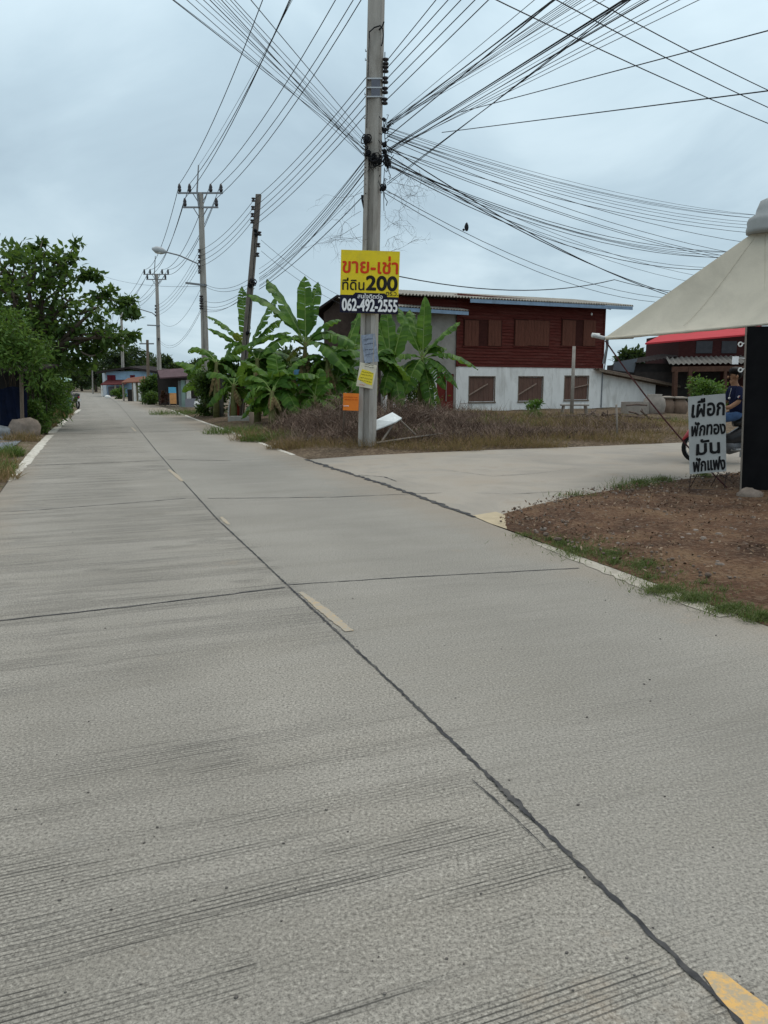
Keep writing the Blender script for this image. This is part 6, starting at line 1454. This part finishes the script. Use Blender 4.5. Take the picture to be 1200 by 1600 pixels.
for x0, x1, y0, y1 in ((167.5, 181, 586, 597), (203.5, 211, 586, 594)):
    A, B = D(x0, y0, YBh), D(x1, y1, YBh); b = MB(); b.box(A.x, B.x, YBh - .08, YBh - .003, B.z, A.z); wn = b.build('window', redwin, bh); b = MB(); xm2 = (A.x + B.x) / 2; b.box(xm2 - .03, xm2 + .03, YBh - .11, YBh - .081, B.z, A.z); b.build('mullion', mat('dark_maroon', (.06, .01, .014), .2, 3, .8, 0), wn)
A, B = D(157, 602, YBh - 2), D(196, 601, YBh - 2); b = MB(); b.prism([A, B, B + V((0, 2, .5)), A + V((0, 2, .5))], (0, 0, .1)); b.build('awning', mat('maroon_awning', (.1, .03, .03), .3, 3, .9, .1), bh)
for px in (159, 180): b = MB(); p = D(px, 602, YBh - 1.9); b.tube([V((p.x, p.y, 0)), p], .1, 6); b.build('post', white_paint if px == 159 else grey_wood, bh)
A, B = D(169, 604, YBh), D(188, 615, YBh); b = MB(); b.box(A.x, B.x, YBh - .06, YBh - .003, 0, A.z); b.build('lower_panel', mat('grey_panel', (.16, .15, .17), .2, 3, .9, 0), bh)
# rusty porch
YP = 66; t = thing('porch', 'open tan porch with rust-red sheet roof beside the road', 'porch', D(212, 626, YP) * 1.0)
b = MB(); A, B = D(189, 599, YP), D(232, 597, YP); b.prism([A, B, D(226, 589, YP + 3), D(200, 592, YP + 3)], (0, 0, .08)); b.build('roof', mat('rust_roof', (.17, .075, .05), .35, 3, .95, .2), t)
for px, m_ in ((217.5, white_paint), (207, grey_wood), (192, grey_wood), (210, white_paint)): b = MB(); p = D(px, 598, YP + .15); b.tube([V((p.x, p.y, 0)), p], .12 if m_ is white_paint else .08, 8); b.build('post', m_, t)
b = MB(); b.box(D(192, 600, YP).x, D(234, 600, YP).x, YP + 2.8, YP + 3, 0, 1.9); b.build('back_wall', mat('tan_wall', (.22, .18, .12), .3, 2, .95, .1), t)
b = MB(); b.box(D(196, 600, YP).x, D(206, 600, YP).x, YP + .4, YP + .5, 0, 1.0); b.build('gate', darkwall, t)
# shop
YS = 50; t = thing('roadside_shop', 'small roadside shop with purple-brown roof and grey walls', 'shop', D(285, 632, YS) * 1.0)
b = MB(); A, B = D(250, 592, YS - 1), D(302, 589, YS - 1); b.prism([A, B, D(285, 577, YS + 4), D(246, 580, YS + 4)], (0, 0, .08)); b.build('roof', mat('purple_roof', (.09, .055, .06), .3, 2, .9, .15), t)
b = MB(); A, B = D(278, 595, YS), D(290, 630, YS); b.box(A.x, B.x, YS, YS + .15, 0, A.z); b.build('wall', mat('grey_green_wall', (.27, .3, .31), .12, 2, .9, .05), t)
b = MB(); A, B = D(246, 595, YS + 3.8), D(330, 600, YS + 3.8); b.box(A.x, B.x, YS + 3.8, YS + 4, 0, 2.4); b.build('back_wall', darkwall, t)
for px, m_ in ((294, white_paint), (286, mat('mint_post', (.3, .42, .38), .1, 3, .8, 0)), (312, white_paint)): b = MB(); p = D(px, 594, YS - .3); b.box(p.x - .12, p.x + .12, p.y - .1, p.y + .1, 0, p.z); b.build('pillar', m_, t)
b = MB(); A, B = D(289, 623, YS - .8), D(307, 633, YS - .8); b.box(A.x, B.x, YS - .8, YS - .4, 0, A.z); b.build('counter', mat('grey_counter', (.25, .25, .28), .1, 3, .8, 0), t)
b = MB(); b.beam(D(292, 595, YS - .4), D(305, 594, YS - .4), .1, .12); b.build('lintel', white_paint, t)
t = thing('shop_board', 'upright blue over orange display board beside the shop wall', 'sign', D(270, 633, YS - 1) * 1.0)
A, B = D(263, 605, YS - 1), D(275, 614, YS - 1); b = MB(); b.box(A.x, B.x, YS - 1, YS - .94, B.z, A.z); b.build('upper_panel', mat('sky_blue_panel', (.12, .4, .6), .2, 3, .6, 0), t)
C_ = D(275, 631, YS - 1); b = MB(); b.box(A.x + .06, B.x, YS - 1, YS - .94, max(.05, C_.z), B.z - .003); b.build('lower_panel', mat('orange_panel', (.6, .3, .12), .3, 4, .7, 0), t)
b = MB(); b.box(A.x, A.x + .05, YS - .93, YS - .88, 0, A.z); b.box(B.x - .05, B.x, YS - .93, YS - .88, 0, A.z); b.build('leg', grey_wood, t)
for i, (px, py, lb) in enumerate(((309, 637, 'white plastic sack by the shop counter, left of two'), (315, 639, 'white plastic sack by the shop counter, right of two'))):
    c = D(px, py, 46); c.z = 0; b = MB(); b.ball(c + V((0, 0, .22)), .2, .18, .26, 12, 9, .18, 50 + i); tag(b.build('sack', white_paint, None, True, c), lb, 'sack', 'sacks by the shop')
c = D(184, 614, 75); c.z = 0
b = MB(); c2 = D(168, 619, 80); c2.z = 0; b.ball(c2 + V((0, 0, .12)), .3, .28, .2, 12, 8, .1, 3); tag(b.build('white_bag', white_paint, None, True, c2), 'low white bag at the road edge below the blue house', 'bag')
bush('dark green rounded bush between the porch and the shop', 240, 628, 587, 19, 58, leaf_dark, 2600, (.26, .14), 8, 61)
bush('low dark planting along the road in front of the rounded bush', 235, 632, 614, 20, 55, leaf_dark, 1500, (.2, .1), 6, 62)
bush('low green shrub in front of the blue house', 186, 621, 607, 11, 76, leaf_mid, 900, (.25, .12), 5, 63)
bush('rust-brown potted planting left of the shop board', 257, 632, 612, 7, 52, leafmat('leaf_rust', [(.06, .025, .02), (.11, .045, .035)], .1), 600, (.16, .08), 4, 64)
# trees in the distance
far_t = [(185, 618, 545, 30, 118, 'dark broad tree behind the left part of the blue house'), (215, 618, 541, 34, 125, 'highest dark tree behind the blue house roof'), (252, 618, 552, 24, 122, 'dark tree between the slim wooden pole and the crossarm pole'), (262, 618, 556, 9, 112, 'narrow dark tree just right of the second crossarm pole'), (285, 620, 566, 22, 112, 'low dark tree above the shop roof'), (150, 612, 566, 20, 150, 'far tree closing the view at the road bend'), (128, 611, 572, 22, 165, 'far green tree left of the road bend'), (105, 612, 560, 28, 150, 'far tree behind the bright bush'), (168, 612, 560, 16, 140, 'far tree behind the three pale poles'), (320, 620, 560, 24, 105, 'dark tree behind the banana clump by the road'),
         (985, 630, 549, 26, 75, 'dark round tree behind the lean-to, left one above the shed'), (1035, 630, 542, 30, 78, 'dark round tree behind the shed, right one under the red awning'), (455, 630, 545, 40, 70, 'shady tree hidden behind the banana clump')]
for i, (px, pyb, pyt, hw2, Yd, lb) in enumerate(far_t):
    random.seed(100 + i); np.random.seed(100 + i); base = D(px, pyb, Yd); base.z = 0; H = D(px, pyt, Yd).z; r = hw2 * Yd / F; cls = []
    for k in range(10):
        a = random.uniform(0, 6.283); rr = random.random() ** .5 * .72; z = H * random.uniform(.3, .88); kk = 1 - .5 * max(0, z / H - .5)
        cls.append((V((base.x + math.cos(a) * rr * r * kk, base.y + math.sin(a) * rr * r, z)), r * .42 * kk, r * .42, H * .15))
    tree('distant_tree', lb, 'tree', base, cls, 2600, (.55, .32), leaf_far if Yd > 60 else leaf_dark, bark, .25, 'distant trees', spread=.32)
# closing woodland far behind everything
np.random.seed(77); n_ = 16000
ang = np.random.uniform(-.75, .75, n_); rad = np.random.uniform(210, 260, n_); hgt = 4.5 + 2.2 * np.sin(ang * 37) + 1.6 * np.sin(ang * 83 + 1); z_ = hgt * np.random.random(n_) ** .6
P = np.stack([np.sin(ang) * rad, np.cos(ang) * rad, z_], 1); v, qd = leaf_arrays(P, 1.6, 1.1, .3); o = np_mesh('far_woods', v, qd, leaf_far); tag(o, kind='stuff')
